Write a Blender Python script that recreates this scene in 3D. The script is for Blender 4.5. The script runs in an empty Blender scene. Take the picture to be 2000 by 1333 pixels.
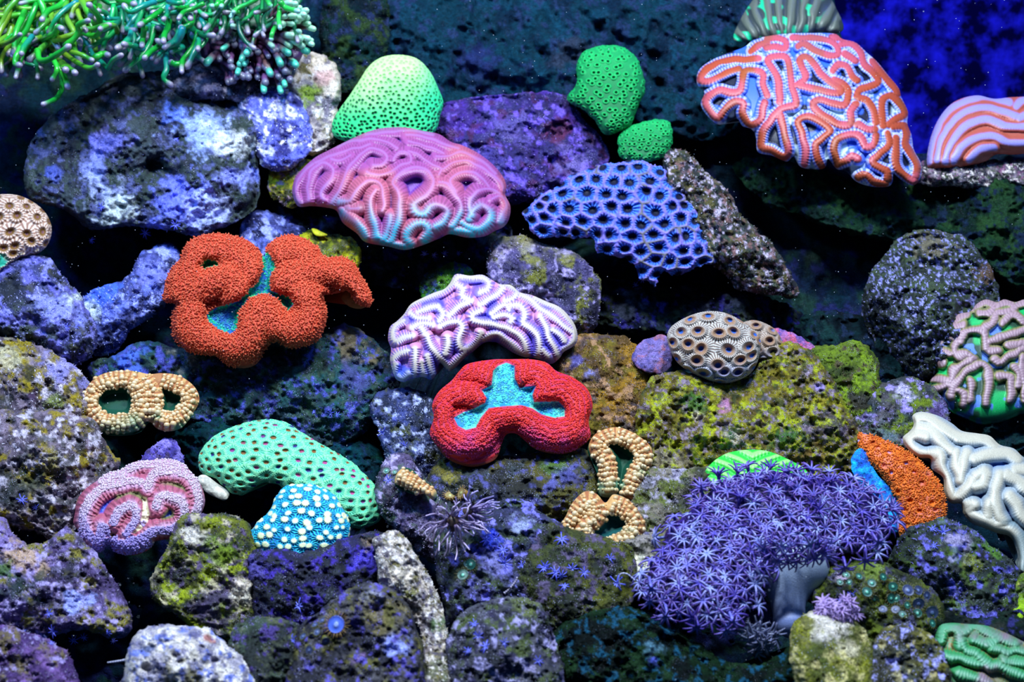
import bpy, math, random
import numpy as np
from mathutils import Vector, Matrix

random.seed(7)
RNG = np.random.default_rng(7)
SC = bpy.context.scene
COL = SC.collection

# ------------------------------------------------------------------ camera
PITCH = math.radians(14)
F = np.array([0.0, math.cos(PITCH), -math.sin(PITCH)])      # view axis
UP = np.array([0.0, math.sin(PITCH), math.cos(PITCH)])
RT = np.array([1.0, 0.0, 0.0])
HALF = 18.0 / 42.0
cam_data = bpy.data.cameras.new('camera')
cam_data.lens = 42.0
cam_data.sensor_width = 36.0
cam_data.clip_start = 0.02
cam = bpy.data.objects.new('camera', cam_data)
COL.objects.link(cam)
cam.rotation_euler = (math.radians(90) - PITCH, 0, 0)
cam_data.dof.use_dof = True
cam_data.dof.focus_distance = 1.24
cam_data.dof.aperture_fstop = 8.0
SC.camera = cam

# ------------------------------------------------------------------ world, lamps, exposure
SC.view_settings.view_transform = 'Standard'
SC.view_settings.look = 'None'
SC.view_settings.gamma = 1.0
SC.view_settings.use_curve_mapping = False
SC.view_settings.exposure = 0.12
world = bpy.data.worlds.new('water_glow')
SC.world = world
world.use_nodes = True
bg = world.node_tree.nodes['Background']
bg.inputs[0].default_value = (0.02, 0.12, 0.36, 1)
bg.inputs[1].default_value = 0.36

def area(name, loc, target, size, size_y, power, color):
    d = bpy.data.lights.new(name, 'AREA')
    d.shape = 'RECTANGLE'
    d.size, d.size_y, d.energy, d.color = size, size_y, power, color
    o = bpy.data.objects.new(name, d)
    COL.objects.link(o)
    o.location = loc
    o.rotation_euler = (Vector(target) - Vector(loc)).to_track_quat('-Z', 'Y').to_euler()
    return o
area('tank_lamp', (-0.40, 0.92, 1.45), (-0.25, 1.45, -0.4), 0.32, 0.16, 35, (0.80, 0.91, 1.0))
area('tank_lamp', (0.40, 0.98, 1.45), (0.25, 1.45, -0.4), 0.32, 0.16, 35, (0.80, 0.91, 1.0))
area('tank_lamp', (-0.75, 1.15, 0.55), (-0.35, 1.60, -0.2), 0.25, 0.10, 5, (0.15, 0.40, 1.0))
area('tank_lamp', (0.60, 0.95, 0.80), (0.30, 1.55, -0.3), 0.30, 0.12, 5, (0.15, 0.40, 1.0))
area('tank_lamp', (0.72, 2.2, 0.70), (0.85, 2.65, 0.1), 0.5, 0.1, 3.5, (0.03, 0.05, 1.0))

# ------------------------------------------------------------------ helpers
def lin(c):
    c = np.asarray(c, float) / 255.0
    return np.where(c <= 0.04045, c / 12.92, ((c + 0.055) / 1.055) ** 2.4)
def base(py): return 1.85 - 0.0006 * py                     # distance of the reef face behind picture row py
def world_pts(px, py, D):
    px, py, D = np.broadcast_arrays(np.asarray(px, float), np.asarray(py, float), np.asarray(D, float))
    a = (px - 1000) / 1000 * HALF
    b = (666.5 - py) / 1000 * HALF
    return D[..., None] * (F + a[..., None] * RT + b[..., None] * UP)
def mpp(D): return D * HALF / 1000                          # metres per pixel at distance D
def smooth(a, b, x):
    t = np.clip((x - a) / (b - a), 0, 1)
    return t * t * (3 - 2 * t)
def mixc(a, b, t):
    t = np.clip(t, 0, 1)[..., None]
    return a * (1 - t) + b * t

def _h(i, j, k, seed):
    n = (i.astype(np.uint32) * np.uint32(374761393) + j.astype(np.uint32) * np.uint32(668265263)
         + k.astype(np.uint32) * np.uint32(2147483647) + np.uint32(seed * 1274126177 & 0xffffffff))
    n = (n ^ (n >> np.uint32(13))) * np.uint32(1274126177)
    n = n ^ (n >> np.uint32(16))
    return n.astype(np.float32) / np.float32(2147483648.0) - 1
def vnoise(x, y, z=0.0, seed=0):
    x, y, z = np.broadcast_arrays(np.asarray(x, float), np.asarray(y, float), np.asarray(z, float))
    xi, yi, zi = np.floor(x).astype(np.int64), np.floor(y).astype(np.int64), np.floor(z).astype(np.int64)
    u, v, w = x - xi, y - yi, z - zi
    u = u * u * (3 - 2 * u); v = v * v * (3 - 2 * v); w = w * w * (3 - 2 * w)
    r = 0
    for a in (0, 1):
        for b in (0, 1):
            for c in (0, 1):
                r = r + _h(xi + a, yi + b, zi + c, seed) * (u if a else 1 - u) * (v if b else 1 - v) * (w if c else 1 - w)
    return r
def fbm(x, y, z=0.0, octs=4, seed=0, gain=0.5):
    r, a, f, t = 0, 1.0, 1.0, 0
    for o in range(octs):
        r = r + a * vnoise(x * f + 17.3 * o, y * f - 9.1 * o, z * f + 3.7 * o, seed + o)
        t += a; a *= gain; f *= 2.03
    return r / t

def catmull(pts, closed=True, n=6):
    P = np.asarray(pts, float)
    m = len(P)
    out = []
    for i in range(m if closed else m - 1):
        if closed: p0, p1, p2, p3 = P[i - 1], P[i], P[(i + 1) % m], P[(i + 2) % m]
        else: p0, p1, p2, p3 = P[max(i - 1, 0)], P[i], P[i + 1], P[min(i + 2, m - 1)]
        for t in np.arange(n) / n:
            out.append(0.5 * ((2 * p1) + (p2 - p0) * t + (2 * p0 - 5 * p1 + 4 * p2 - p3) * t * t + (3 * p1 - p0 - 3 * p2 + p3) * t ** 3))
    if not closed: out.append(P[-1])
    return np.array(out)

def seg_dist(X, Y, A, B):
    """nearest distance, segment index and position for flat X, Y against segments A-B"""
    best = np.full(X.shape, 1e9); idx = np.zeros(X.shape, int); tt = np.zeros(X.shape)
    for i in range(len(A)):
        ax, ay = A[i]; dx, dy = B[i] - A[i]
        L = dx * dx + dy * dy + 1e-12
        t = np.clip(((X - ax) * dx + (Y - ay) * dy) / L, 0, 1)
        d = (X - ax - t * dx) ** 2 + (Y - ay - t * dy) ** 2
        m = d < best
        best = np.where(m, d, best); idx = np.where(m, i, idx); tt = np.where(m, t, tt)
    return np.sqrt(best), idx, tt
def poly_sd(X, Y, poly):
    """signed distance, positive inside"""
    A = poly; B = np.roll(poly, -1, 0)
    d, _, _ = seg_dist(X, Y, A, B)
    ins = np.zeros(X.shape, bool)
    for (ax, ay), (bx, by) in zip(A, B):
        if ay == by: continue
        c = ((ay > Y) != (by > Y)) & (X < (bx - ax) * (Y - ay) / (by - ay) + ax)
        ins ^= c
    return np.where(ins, d, -d)

def lines_field(X, Y, lines, n=5):
    """nearest traced line: distance, arc length along it, its id"""
    A, B, S, ID = [], [], [], []
    for k, ln in enumerate(lines):
        p = catmull(ln, False, n)
        seg = np.linalg.norm(np.diff(p, axis=0), axis=1)
        s = np.concatenate([[0], np.cumsum(seg)])
        A.append(p[:-1]); B.append(p[1:]); S.append(s[:-1]); ID.append(np.full(len(p) - 1, k))
    A, B, S, ID = np.concatenate(A), np.concatenate(B), np.concatenate(S), np.concatenate(ID)
    L = np.linalg.norm(B - A, axis=1)
    d, i, t = seg_dist(X, Y, A, B)
    return d, S[i] + t * L[i], ID[i]

def cells(X, Y, sp, stretch=1.0, seed=0, jit=0.32):
    """hexagonal jittered cells: F1, F2, vector from the centre, random per cell"""
    sx, sy = sp, sp * 0.87 * stretch
    j0 = np.floor(Y / sy).astype(int)
    f1 = np.full(X.shape, 1e9); f2 = f1.copy(); vx = np.zeros(X.shape); vy = vx.copy(); rid = vx.copy()
    for dj in (-1, 0, 1, 2):
        j = j0 + dj - 0
        off = np.where(j % 2 == 0, 0.0, 0.5)
        i0 = np.floor(X / sx - off).astype(int)
        for di in (-1, 0, 1, 2):
            i = i0 + di
            jx = _h(i, j, i * 0, seed) * jit; jy = _h(i, j, i * 0 + 5, seed) * jit
            cx = (i + off + jx) * sx; cy = (j + jy) * sy
            ex, ey = X - cx, (Y - cy) / stretch
            d = np.sqrt(ex * ex + ey * ey)
            m = d < f1
            f2 = np.where(m, f1, np.minimum(f2, d))
            vx = np.where(m, ex, vx); vy = np.where(m, ey, vy)
            rid = np.where(m, _h(i, j, i * 0 + 9, seed), rid)
            f1 = np.where(m, d, f1)
    return f1, f2, vx, vy, rid

def inflate(mask):
    """membrane over a mask, square-rooted: an even, rounded swelling"""
    u = np.zeros(mask.shape); m = mask.astype(float)
    lv = []
    for it in range(900):
        u[1:-1, 1:-1] = 0.25 * (u[2:, 1:-1] + u[:-2, 1:-1] + u[1:-1, 2:] + u[1:-1, :-2] + 1.0) * m[1:-1, 1:-1]
    u = np.sqrt(np.maximum(u, 0))
    return u / max(u.max(), 1e-6)
def bilin(G, gx, gy):
    x0 = np.clip(np.floor(gx).astype(int), 0, G.shape[1] - 2); y0 = np.clip(np.floor(gy).astype(int), 0, G.shape[0] - 2)
    tx = np.clip(gx - x0, 0, 1); ty = np.clip(gy - y0, 0, 1)
    return (G[y0, x0] * (1 - tx) + G[y0, x0 + 1] * tx) * (1 - ty) + (G[y0 + 1, x0] * (1 - tx) + G[y0 + 1, x0 + 1] * tx) * ty

def mesh_from(name, V, loops, counts, col=None, mat=None, smooth_sh=True):
    me = bpy.data.meshes.new(name)
    V = np.asarray(V, np.float32)
    me.vertices.add(len(V)); me.vertices.foreach_set('co', V.ravel())
    loops = np.asarray(loops, np.int32); counts = np.asarray(counts, np.int32)
    me.loops.add(len(loops)); me.loops.foreach_set('vertex_index', loops)
    me.polygons.add(len(counts))
    st = np.concatenate([[0], np.cumsum(counts)[:-1]]).astype(np.int32)
    me.polygons.foreach_set('loop_start', st)
    me.polygons.foreach_set('use_smooth', np.full(len(counts), smooth_sh))
    if mat: me.materials.append(mat)
    me.update(calc_edges=True)
    me.validate()
    if col is not None:
        a = me.color_attributes.new('tissue', 'FLOAT_COLOR', 'POINT')
        c = np.ones((len(V), 4), np.float32); c[:, :3] = col
        a.data.foreach_set('color', c.ravel())
    return me
def link(name, me, parent=None, label=None, cat=None, group=None, kind=None):
    o = bpy.data.objects.new(name, me)
    COL.objects.link(o)
    if parent is not None: o.parent = parent
    if label: o['label'] = label
    if cat: o['category'] = cat
    if group: o['group'] = group
    if kind: o['kind'] = kind
    return o
def empty(name, label, cat, loc=(0, 0, 0), group=None):
    o = link(name, None, None, label, cat, group)
    o.location = loc
    o.empty_display_size = 0.01
    return o
def place_in(o, parent):
    """parent a mesh whose vertices are in world space under a thing standing somewhere else"""
    o.parent = parent
    o.matrix_parent_inverse = Matrix.Translation(-Vector(parent.location))
    return o

class Surf:
    pass

def relief(name, outline, off=0.0, bulge=60, tilt=0.8, res=2.0, hf=None, cf=None, jit=0.0, jf=9.0, mat=None,
           thick=90, shrink=0.4, n=6, seed=0, D0=None, **tags):
    """a closed swelling body: front face sampled finely over the outline, rim drawn back and closed behind"""
    P = catmull(outline, True, n) if n else np.asarray(outline, float)
    x0, y0 = P.min(0) - 4 * res; x1, y1 = P.max(0) + 4 * res
    nx, ny = int((x1 - x0) / res) + 1, int((y1 - y0) / res) + 1
    X, Y = np.meshgrid(x0 + np.arange(nx) * res, y0 + np.arange(ny) * res)
    sd = poly_sd(X.ravel(), Y.ravel(), P).reshape(X.shape)
    if jit: sd = sd + jit * fbm(X / jf, Y / jf, seed * 1.7, 3, seed) + (1.3 * jit * vnoise(X / (jf * 4), Y / (jf * 4), seed * 2.3, seed) if jit > 5 else 0)
    cs = max(1, int(round(max(nx, ny) / 110)))
    mk = sd[::cs, ::cs] > -res * cs * 0.7
    G = inflate(np.pad(mk, 2))
    ii, jj = np.meshgrid(np.arange(nx) / cs + 2, np.arange(ny) / cs + 2)
    hn = bilin(G, ii, jj)
    inside = sd > -0.5 * res
    q = inside[:-1, :-1] & inside[1:, :-1] & inside[:-1, 1:] & inside[1:, 1:]
    iy, ix = np.nonzero(q)
    vid = np.arange(nx * ny).reshape(ny, nx)
    quads = np.stack([vid[iy, ix], vid[iy + 1, ix], vid[iy + 1, ix + 1], vid[iy, ix + 1]], 1)
    used = np.unique(quads)
    remap = np.full(nx * ny, -1); remap[used] = np.arange(len(used))
    quads = remap[quads]
    # rim edges
    e = np.concatenate([quads[:, [0, 1]], quads[:, [1, 2]], quads[:, [2, 3]], quads[:, [3, 0]]])
    key = e.min(1).astype(np.int64) * len(used) + e.max(1)
    uq, inv, cnt = np.unique(key, return_inverse=True, return_counts=True)
    rim = e[cnt[inv] == 1]
    gy, gx = np.gradient(sd, res)
    x, y = X.ravel()[used].copy(), Y.ravel()[used].copy()
    rv = np.unique(rim)
    sdr = sd.ravel()[used][rv]; gxr = gx.ravel()[used][rv]; gyr = gy.ravel()[used][rv]
    gl = np.maximum(np.hypot(gxr, gyr), 0.3)
    mv = np.clip(sdr, -res, 1.5 * res)
    x[rv] -= mv * gxr / gl; y[rv] -= mv * gyr / gl
    I = Surf()
    I.x, I.y, I.sd, I.hn = x, y, sd.ravel()[used], hn.ravel()[used]
    I.cx, I.cy = P.mean(0); I.cx = (P[:, 0].min() + P[:, 0].max()) / 2; I.cy = (P[:, 1].min() + P[:, 1].max()) / 2
    I.w, I.h = np.ptp(P[:, 0]), np.ptp(P[:, 1]); I.size = math.sqrt(I.w * I.h); I.seed = seed
    I.hx = (x - I.cx) / (I.w / 2); I.hy = (y - I.cy) / (I.h / 2)
    I.bulge = bulge
    disp = hf(I) if hf else 0
    D0 = base(I.cy) + off if D0 is None else D0
    m = mpp(D0)
    D = D0 + tilt * m * (I.cy - y) - m * (bulge * I.hn + disp)
    V = world_pts(x, y, D)
    col = cf(I) if cf else None
    I.colr = col
    # rim drawn back
    rmap = np.full(len(used), -1); rmap[rv] = np.arange(len(rv))
    base_n = len(used)
    rings = []
    cxm, cym = x[rv].mean(), y[rv].mean()
    Dr = D0 + tilt * m * (I.cy - y[rv])
    for (sh, bk) in ((0.02, 0.18), (0.10, 0.5), (shrink, 1.0)):
        xr = x[rv] + (cxm - x[rv]) * sh; yr = y[rv] + (cym - y[rv]) * sh
        rings.append(world_pts(xr, yr, np.maximum(Dr, D[rv]) + m * thick * bk))
    cpt = rings[-1].mean(0, keepdims=True)
    Va = np.concatenate([V] + rings + [cpt])
    nr = len(rv)
    a, b = rim[:, 0], rim[:, 1]
    lo = [quads.ravel()]; ct = [np.full(len(quads), 4)]
    pa, pb = a, b
    for k in range(3):
        na, nb = base_n + k * nr + rmap[a], base_n + k * nr + rmap[b]
        lo.append(np.stack([pa, na, nb, pb], 1).ravel()); ct.append(np.full(len(a), 4))
        pa, pb = na, nb
    lo.append(np.stack([pa, np.full(len(a), len(Va) - 1), pb], 1).ravel()); ct.append(np.full(len(a), 3))
    if col is not None:
        cr = col[rv]
        col = np.concatenate([col, cr, cr * 0.9, cr * 0.8, col.mean(0, keepdims=True) * 0.8])
    me = mesh_from(name, Va, np.concatenate(lo), np.concatenate(ct), col, mat)
    I.obj = link(name, me, **tags)
    # normals of the front face (towards the camera)
    I.V = V
    N = np.zeros_like(V)
    p = V[quads]
    fn = np.cross(p[:, 2] - p[:, 0], p[:, 3] - p[:, 1])
    for k in range(4): np.add.at(N, quads[:, k], fn)
    N /= np.linalg.norm(N, axis=1, keepdims=True) + 1e-12
    if (N * V).sum(1).mean() > 0: N = -N
    I.N, I.D, I.m, I.D0, I.P = N, D, m, D0, P
    I.xy = np.stack([x, y], 1)
    # lookup grid
    I.look = np.full(nx * ny, -1); I.look[used] = np.arange(len(used)); I.look = I.look.reshape(ny, nx)
    I.x0, I.y0, I.res = x0, y0, res
    return I
def surf_at(I, px, py):
    """index of the surface vertex seen at a picture position"""
    j = int(round((py - I.y0) / I.res)); i = int(round((px - I.x0) / I.res))
    j = min(max(j, 0), I.look.shape[0] - 1); i = min(max(i, 0), I.look.shape[1] - 1)
    k = I.look[j, i]
    if k < 0: k = int(np.argmin((I.x - px) ** 2 + (I.y - py) ** 2))
    return k

# ---- small meshes merged many at a time (knobs, beads) or built as parts
def ico(sub=1):
    t = (1 + 5 ** 0.5) / 2
    V = [(-1, t, 0), (1, t, 0), (-1, -t, 0), (1, -t, 0), (0, -1, t), (0, 1, t), (0, -1, -t), (0, 1, -t), (t, 0, -1), (t, 0, 1), (-t, 0, -1), (-t, 0, 1)]
    Fc = [(0, 11, 5), (0, 5, 1), (0, 1, 7), (0, 7, 10), (0, 10, 11), (1, 5, 9), (5, 11, 4), (11, 10, 2), (10, 7, 6), (7, 1, 8), (3, 9, 4), (3, 4, 2), (3, 2, 6), (3, 6, 8), (3, 8, 9), (4, 9, 5), (2, 4, 11), (6, 2, 10), (8, 6, 7), (9, 8, 1)]
    V = [np.array(v) / np.linalg.norm(v) for v in V]
    for _ in range(sub):
        mid = {}; nf = []
        def mp(a, b):
            k = (min(a, b), max(a, b))
            if k not in mid:
                v = V[a] + V[b]; V.append(v / np.linalg.norm(v)); mid[k] = len(V) - 1
            return mid[k]
        for a, b, c in Fc:
            ab, bc, ca = mp(a, b), mp(b, c), mp(c, a)
            nf += [(a, ab, ca), (b, bc, ab), (c, ca, bc), (ab, bc, ca)]
        Fc = nf
    return np.array(V), np.array(Fc)
ICO0, ICO1, ICO2 = ico(0), ico(1), ico(2)
def frames(N):
    N = N / (np.linalg.norm(N, axis=1, keepdims=True) + 1e-12)
    h = np.where(np.abs(N[:, 2:3]) < 0.9, np.array([[0, 0, 1.0]]), np.array([[1.0, 0, 0]]))
    T = np.cross(h, N); T /= np.linalg.norm(T, axis=1, keepdims=True)
    B = np.cross(N, T)
    return T, B, N
def scatter(name, tmpl, pos, nrm, scl, cols, mat, tipcol=None, spin=True, **tags):
    """one mesh of many small copies; scl is (n,) or (n,3)"""
    TV, TF = tmpl
    n = len(pos)
    scl = np.asarray(scl, float)
    if scl.ndim == 1: scl = np.repeat(scl[:, None], 3, 1)
    T, B, N = frames(nrm)
    if spin:
        a = RNG.uniform(0, 6.28, n)[:, None]
        T, B = T * np.cos(a) + B * np.sin(a), B * np.cos(a) - T * np.sin(a)
    L = TV[None] * scl[:, None, :]
    V = pos[:, None] + L[..., 0:1] * T[:, None] + L[..., 1:2] * B[:, None] + L[..., 2:3] * N[:, None]
    Fc = TF[None] + (np.arange(n) * len(TV))[:, None, None]
    c = np.repeat(cols[:, None], len(TV), 1)
    if tipcol is not None:
        t = smooth(0.2, 0.9, TV[:, 2] / TV[:, 2].max())[None, :, None]
        c = c * (1 - t) + tipcol[:, None] * t
    me = mesh_from(name, V.reshape(-1, 3), Fc.ravel(), np.full(n * len(TF), TF.shape[1]), c.reshape(-1, 3), mat)
    return link(name, me, **tags)

def tube_mesh(P, R, sides=8, c0=0, bulb=None, cols=None):
    """tube through points P with radii R, closed by a rounded end; returns V, loops, counts, colours"""
    P = np.asarray(P, float); R = np.asarray(R, float)
    T = np.gradient(P, axis=0); T /= np.linalg.norm(T, axis=1, keepdims=True) + 1e-12
    a = np.cross(T[0], [0.3, 0.9, 0.2]); a /= np.linalg.norm(a)
    V = []
    for i in range(len(P)):
        a = a - T[i] * np.dot(a, T[i]); a /= np.linalg.norm(a) + 1e-12
        b = np.cross(T[i], a)
        th = np.arange(sides) / sides * 2 * np.pi
        V.append(P[i] + R[i] * (np.cos(th)[:, None] * a + np.sin(th)[:, None] * b))
    m = len(P)
    V = np.concatenate(V + [P[-1:] + T[-1:] * R[-1] * 0.7, P[:1]])
    lo, ct = [], []
    for i in range(m - 1):
        for k in range(sides):
            k2 = (k + 1) % sides
            lo += [i * sides + k, i * sides + k2, (i + 1) * sides + k2, (i + 1) * sides + k]; ct.append(4)
    for k in range(sides):
        k2 = (k + 1) % sides
        lo += [(m - 1) * sides + k, (m - 1) * sides + k2, m * sides]; ct.append(3)
        lo += [k2, k, m * sides + 1]; ct.append(3)
    C = None
    if cols is not None:
        cols = np.asarray(cols)
        C = np.concatenate([np.repeat(cols, sides, 0), cols[-1:], cols[:1]])
    return V, lo, ct, C

def merge(parts):
    V, L, Cn, C, o = [], [], [], [], 0
    for (v, l, c, k) in parts:
        V.append(v); L.append(np.asarray(l) + o); Cn.append(np.asarray(c)); C.append(k); o += len(v)
    return np.concatenate(V), np.concatenate(L), np.concatenate(Cn), np.concatenate(C)

# ------------------------------------------------------------------ materials
def new_mat(name):
    m = bpy.data.materials.new(name); m.use_nodes = True
    nt = m.node_tree; p = nt.nodes['Principled BSDF']
    return m, nt, p
def nd(nt, t, **kw):
    n = nt.nodes.new(t)
    for k, v in kw.items(): setattr(n, k, v)
    return n
def tissue_mat(name, rough=0.5, fine=900, amt=0.25, bump=0.3, spec=0.4, bdist=0.0006, sheen=0.0):
    m, nt, p = new_mat(name)
    at = nd(nt, 'ShaderNodeAttribute', attribute_name='tissue')
    tc = nd(nt, 'ShaderNodeTexCoord')
    nz = nd(nt, 'ShaderNodeTexNoise'); nz.inputs['Scale'].default_value = fine; nz.inputs['Detail'].default_value = 3
    nt.links.new(tc.outputs['Object'], nz.inputs['Vector'])
    mr = nd(nt, 'ShaderNodeMapRange'); mr.inputs[1].default_value = 0.3; mr.inputs[2].default_value = 0.7
    mr.inputs[3].default_value = 1 - amt; mr.inputs[4].default_value = 1 + amt
    nt.links.new(nz.outputs['Fac'], mr.inputs[0])
    mx = nd(nt, 'ShaderNodeVectorMath', operation='SCALE')
    nt.links.new(at.outputs['Color'], mx.inputs[0]); nt.links.new(mr.outputs[0], mx.inputs['Scale'])
    nt.links.new(mx.outputs[0], p.inputs['Base Color'])
    p.inputs['Roughness'].default_value = rough
    p.inputs['Specular IOR Level'].default_value = spec
    if bump:
        b = nd(nt, 'ShaderNodeBump'); b.inputs['Strength'].default_value = bump; b.inputs['Distance'].default_value = bdist
        nt.links.new(nz.outputs['Fac'], b.inputs['Height']); nt.links.new(b.outputs[0], p.inputs['Normal'])
    return m
def rock_mat(name, glint=0.75, dark=0.34, spec=0.3):
    m, nt, p = new_mat(name)
    L = nt.links.new
    at = nd(nt, 'ShaderNodeAttribute', attribute_name='tissue')
    tc = nd(nt, 'ShaderNodeTexCoord')
    n1 = nd(nt, 'ShaderNodeTexNoise'); n1.inputs['Scale'].default_value = 170; n1.inputs['Detail'].default_value = 6; n1.inputs['Roughness'].default_value = 0.65
    n2 = nd(nt, 'ShaderNodeTexNoise'); n2.inputs['Scale'].default_value = 620; n2.inputs['Detail'].default_value = 3
    n3 = nd(nt, 'ShaderNodeTexNoise'); n3.inputs['Scale'].default_value = 60; n3.inputs['Detail'].default_value = 3
    vo = nd(nt, 'ShaderNodeTexVoronoi'); vo.inputs['Scale'].default_value = 520
    for n in (n1, n2, n3, vo): L(tc.outputs['Object'], n.inputs['Vector'])
    r1 = nd(nt, 'ShaderNodeMapRange'); r1.inputs[1].default_value = 0.33; r1.inputs[2].default_value = 0.66; r1.inputs[3].default_value = 1 - dark; r1.inputs[4].default_value = 1.4
    L(n1.outputs['Fac'], r1.inputs[0])
    r2 = nd(nt, 'ShaderNodeMapRange'); r2.inputs[1].default_value = 0.3; r2.inputs[2].default_value = 0.7; r2.inputs[3].default_value = 0.6; r2.inputs[4].default_value = 1.35
    L(n2.outputs['Fac'], r2.inputs[0])
    mu = nd(nt, 'ShaderNodeMath', operation='MULTIPLY'); L(r1.outputs[0], mu.inputs[0]); L(r2.outputs[0], mu.inputs[1])
    sc = nd(nt, 'ShaderNodeVectorMath', operation='SCALE'); L(at.outputs['Color'], sc.inputs[0]); L(mu.outputs[0], sc.inputs['Scale'])
    # wet glints painted as pale dots, plus fluorescing specks, gathered in patches
    g = nd(nt, 'ShaderNodeMapRange'); g.inputs[1].default_value = 0.30; g.inputs[2].default_value = 0.12; L(vo.outputs['Distance'], g.inputs[0])
    gp = nd(nt, 'ShaderNodeMapRange'); gp.inputs[1].default_value = 0.48; gp.inputs[2].default_value = 0.66; gp.inputs[4].default_value = glint; L(n3.outputs['Fac'], gp.inputs[0])
    gm = nd(nt, 'ShaderNodeMath', operation='MULTIPLY'); L(g.outputs[0], gm.inputs[0]); L(gp.outputs[0], gm.inputs[1])
    mx = nd(nt, 'ShaderNodeMix', data_type='RGBA'); L(gm.outputs[0], mx.inputs[0]); L(sc.outputs[0], mx.inputs[6]); mx.inputs[7].default_value = (0.55, 0.55, 0.85, 1)
    L(mx.outputs[2], p.inputs['Base Color'])
    p.inputs['Roughness'].default_value = 0.75; p.inputs['Specular IOR Level'].default_value = spec
    ad = nd(nt, 'ShaderNodeMath', operation='ADD'); L(n1.outputs['Fac'], ad.inputs[0])
    m2 = nd(nt, 'ShaderNodeMath', operation='MULTIPLY'); m2.inputs[1].default_value = 0.4; L(n2.outputs['Fac'], m2.inputs[0]); L(m2.outputs[0], ad.inputs[1])
    b = nd(nt, 'ShaderNodeBump'); b.inputs['Strength'].default_value = 0.9; b.inputs['Distance'].default_value = 0.0026
    L(ad.outputs[0], b.inputs['Height']); L(b.outputs[0], p.inputs['Normal'])
    return m
M_ROCK = rock_mat('live_rock')
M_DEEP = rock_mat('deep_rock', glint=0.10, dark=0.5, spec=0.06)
M_FLESH = tissue_mat('coral_flesh', rough=0.42, fine=1100, amt=0.18, bump=0.4, spec=0.5)
M_MATTE = tissue_mat('coral_matte', rough=0.6, fine=1500, amt=0.28, bump=0.55, spec=0.3)
M_SLICK = tissue_mat('tentacle_skin', rough=0.3, fine=500, amt=0.10, bump=0.2, spec=0.6)
# ------------------------------------------------------------------ the setting
def blue_wall():
    m, nt, p = new_mat('blue_pane')
    L = nt.links.new
    tc = nd(nt, 'ShaderNodeTexCoord'); n = nd(nt, 'ShaderNodeTexNoise'); n.inputs['Scale'].default_value = 16; n.inputs['Detail'].default_value = 7; n.inputs['Roughness'].default_value = 0.62
    L(tc.outputs['Object'], n.inputs['Vector'])
    r = nd(nt, 'ShaderNodeValToRGB')
    r.color_ramp.elements[0].position = 0.44; r.color_ramp.elements[0].color = (0.001, 0.001, 0.03, 1)
    r.color_ramp.elements[1].position = 0.72; r.color_ramp.elements[1].color = (0.02, 0.02, 0.85, 1)
    L(n.outputs['Fac'], r.inputs[0]); L(r.outputs[0], p.inputs['Base Color'])
    p.inputs['Roughness'].default_value = 0.9; p.inputs['Specular IOR Level'].default_value = 0.0
    return m
def box(name, lo, hi, mat, **tags):
    (x0, y0, z0), (x1, y1, z1) = lo, hi
    V = [(x0, y0, z0), (x1, y0, z0), (x1, y1, z0), (x0, y1, z0), (x0, y0, z1), (x1, y0, z1), (x1, y1, z1), (x0, y1, z1)]
    Fc = [0, 3, 2, 1, 4, 5, 6, 7, 0, 1, 5, 4, 1, 2, 6, 5, 2, 3, 7, 6, 3, 0, 4, 7]
    me = mesh_from(name, V, Fc, [4] * 6, None, mat, False)
    return link(name, me, **tags)
M_BLUE = blue_wall()
box('wall_back', (-1.6, 2.75, -1.5), (1.8, 2.80, 0.75), M_BLUE, kind='structure')
m_floor, _nt, _p = new_mat('tank_sand'); _p.inputs['Base Color'].default_value = (0.25, 0.23, 0.22, 1)
box('floor', (-1.6, 0.6, -1.04), (1.8, 2.8, -1.0), m_floor, kind='structure')

def sat(c, k=1.35):
    g = c.mean(); return np.clip(g + (c - g) * k, 0.002, 1)
def cf_noise(pal, freq, top=None, spots=(), seed=0, contrast=1.0, topw=0.35):
    pal = [sat(lin(c)) for c in pal]
    def cf(I):
        x, y, z = I.x / freq, I.y / freq, I.hn * I.bulge / freq
        n1 = fbm(x, y, z, 5, seed + 11, 0.62); n2 = fbm(x * 1.7 + 5, y * 1.7, z, 5, seed + 23, 0.65); n3 = fbm(x * 3.1, y * 3.1 + 4, z, 4, seed + 37, 0.6)
        c = mixc(np.broadcast_to(pal[0], (len(x), 3)), pal[1], smooth(-0.2, 0.24, n1 * contrast))
        if len(pal) > 2: c = mixc(c, pal[2], smooth(-0.02, 0.28, n2 * contrast))
        if len(pal) > 3: c = mixc(c, pal[3], smooth(0.12, 0.30, n3 * contrast))
        if len(pal) > 4: c = mixc(c, pal[4], 0.75 * smooth(0.10, 0.34, fbm(x * 2.3 + 9, y * 2.3, z, 4, seed + 51, 0.6)))
        if top is not None:
            c = mixc(c, lin(top), smooth(topw, 1.15, -I.hy + 0.8 * n2 + 0.4 * n3) * 0.9)
        for (sx, sy, sr, sc) in spots:
            d = np.hypot(I.x - sx, (I.y - sy) * 1.25) / sr
            c = mixc(c, lin(sc), 0.85 * smooth(0.35, -0.45, d - 0.75 + 1.5 * n2 + 0.9 * n3))
        return c
    return cf
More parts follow.
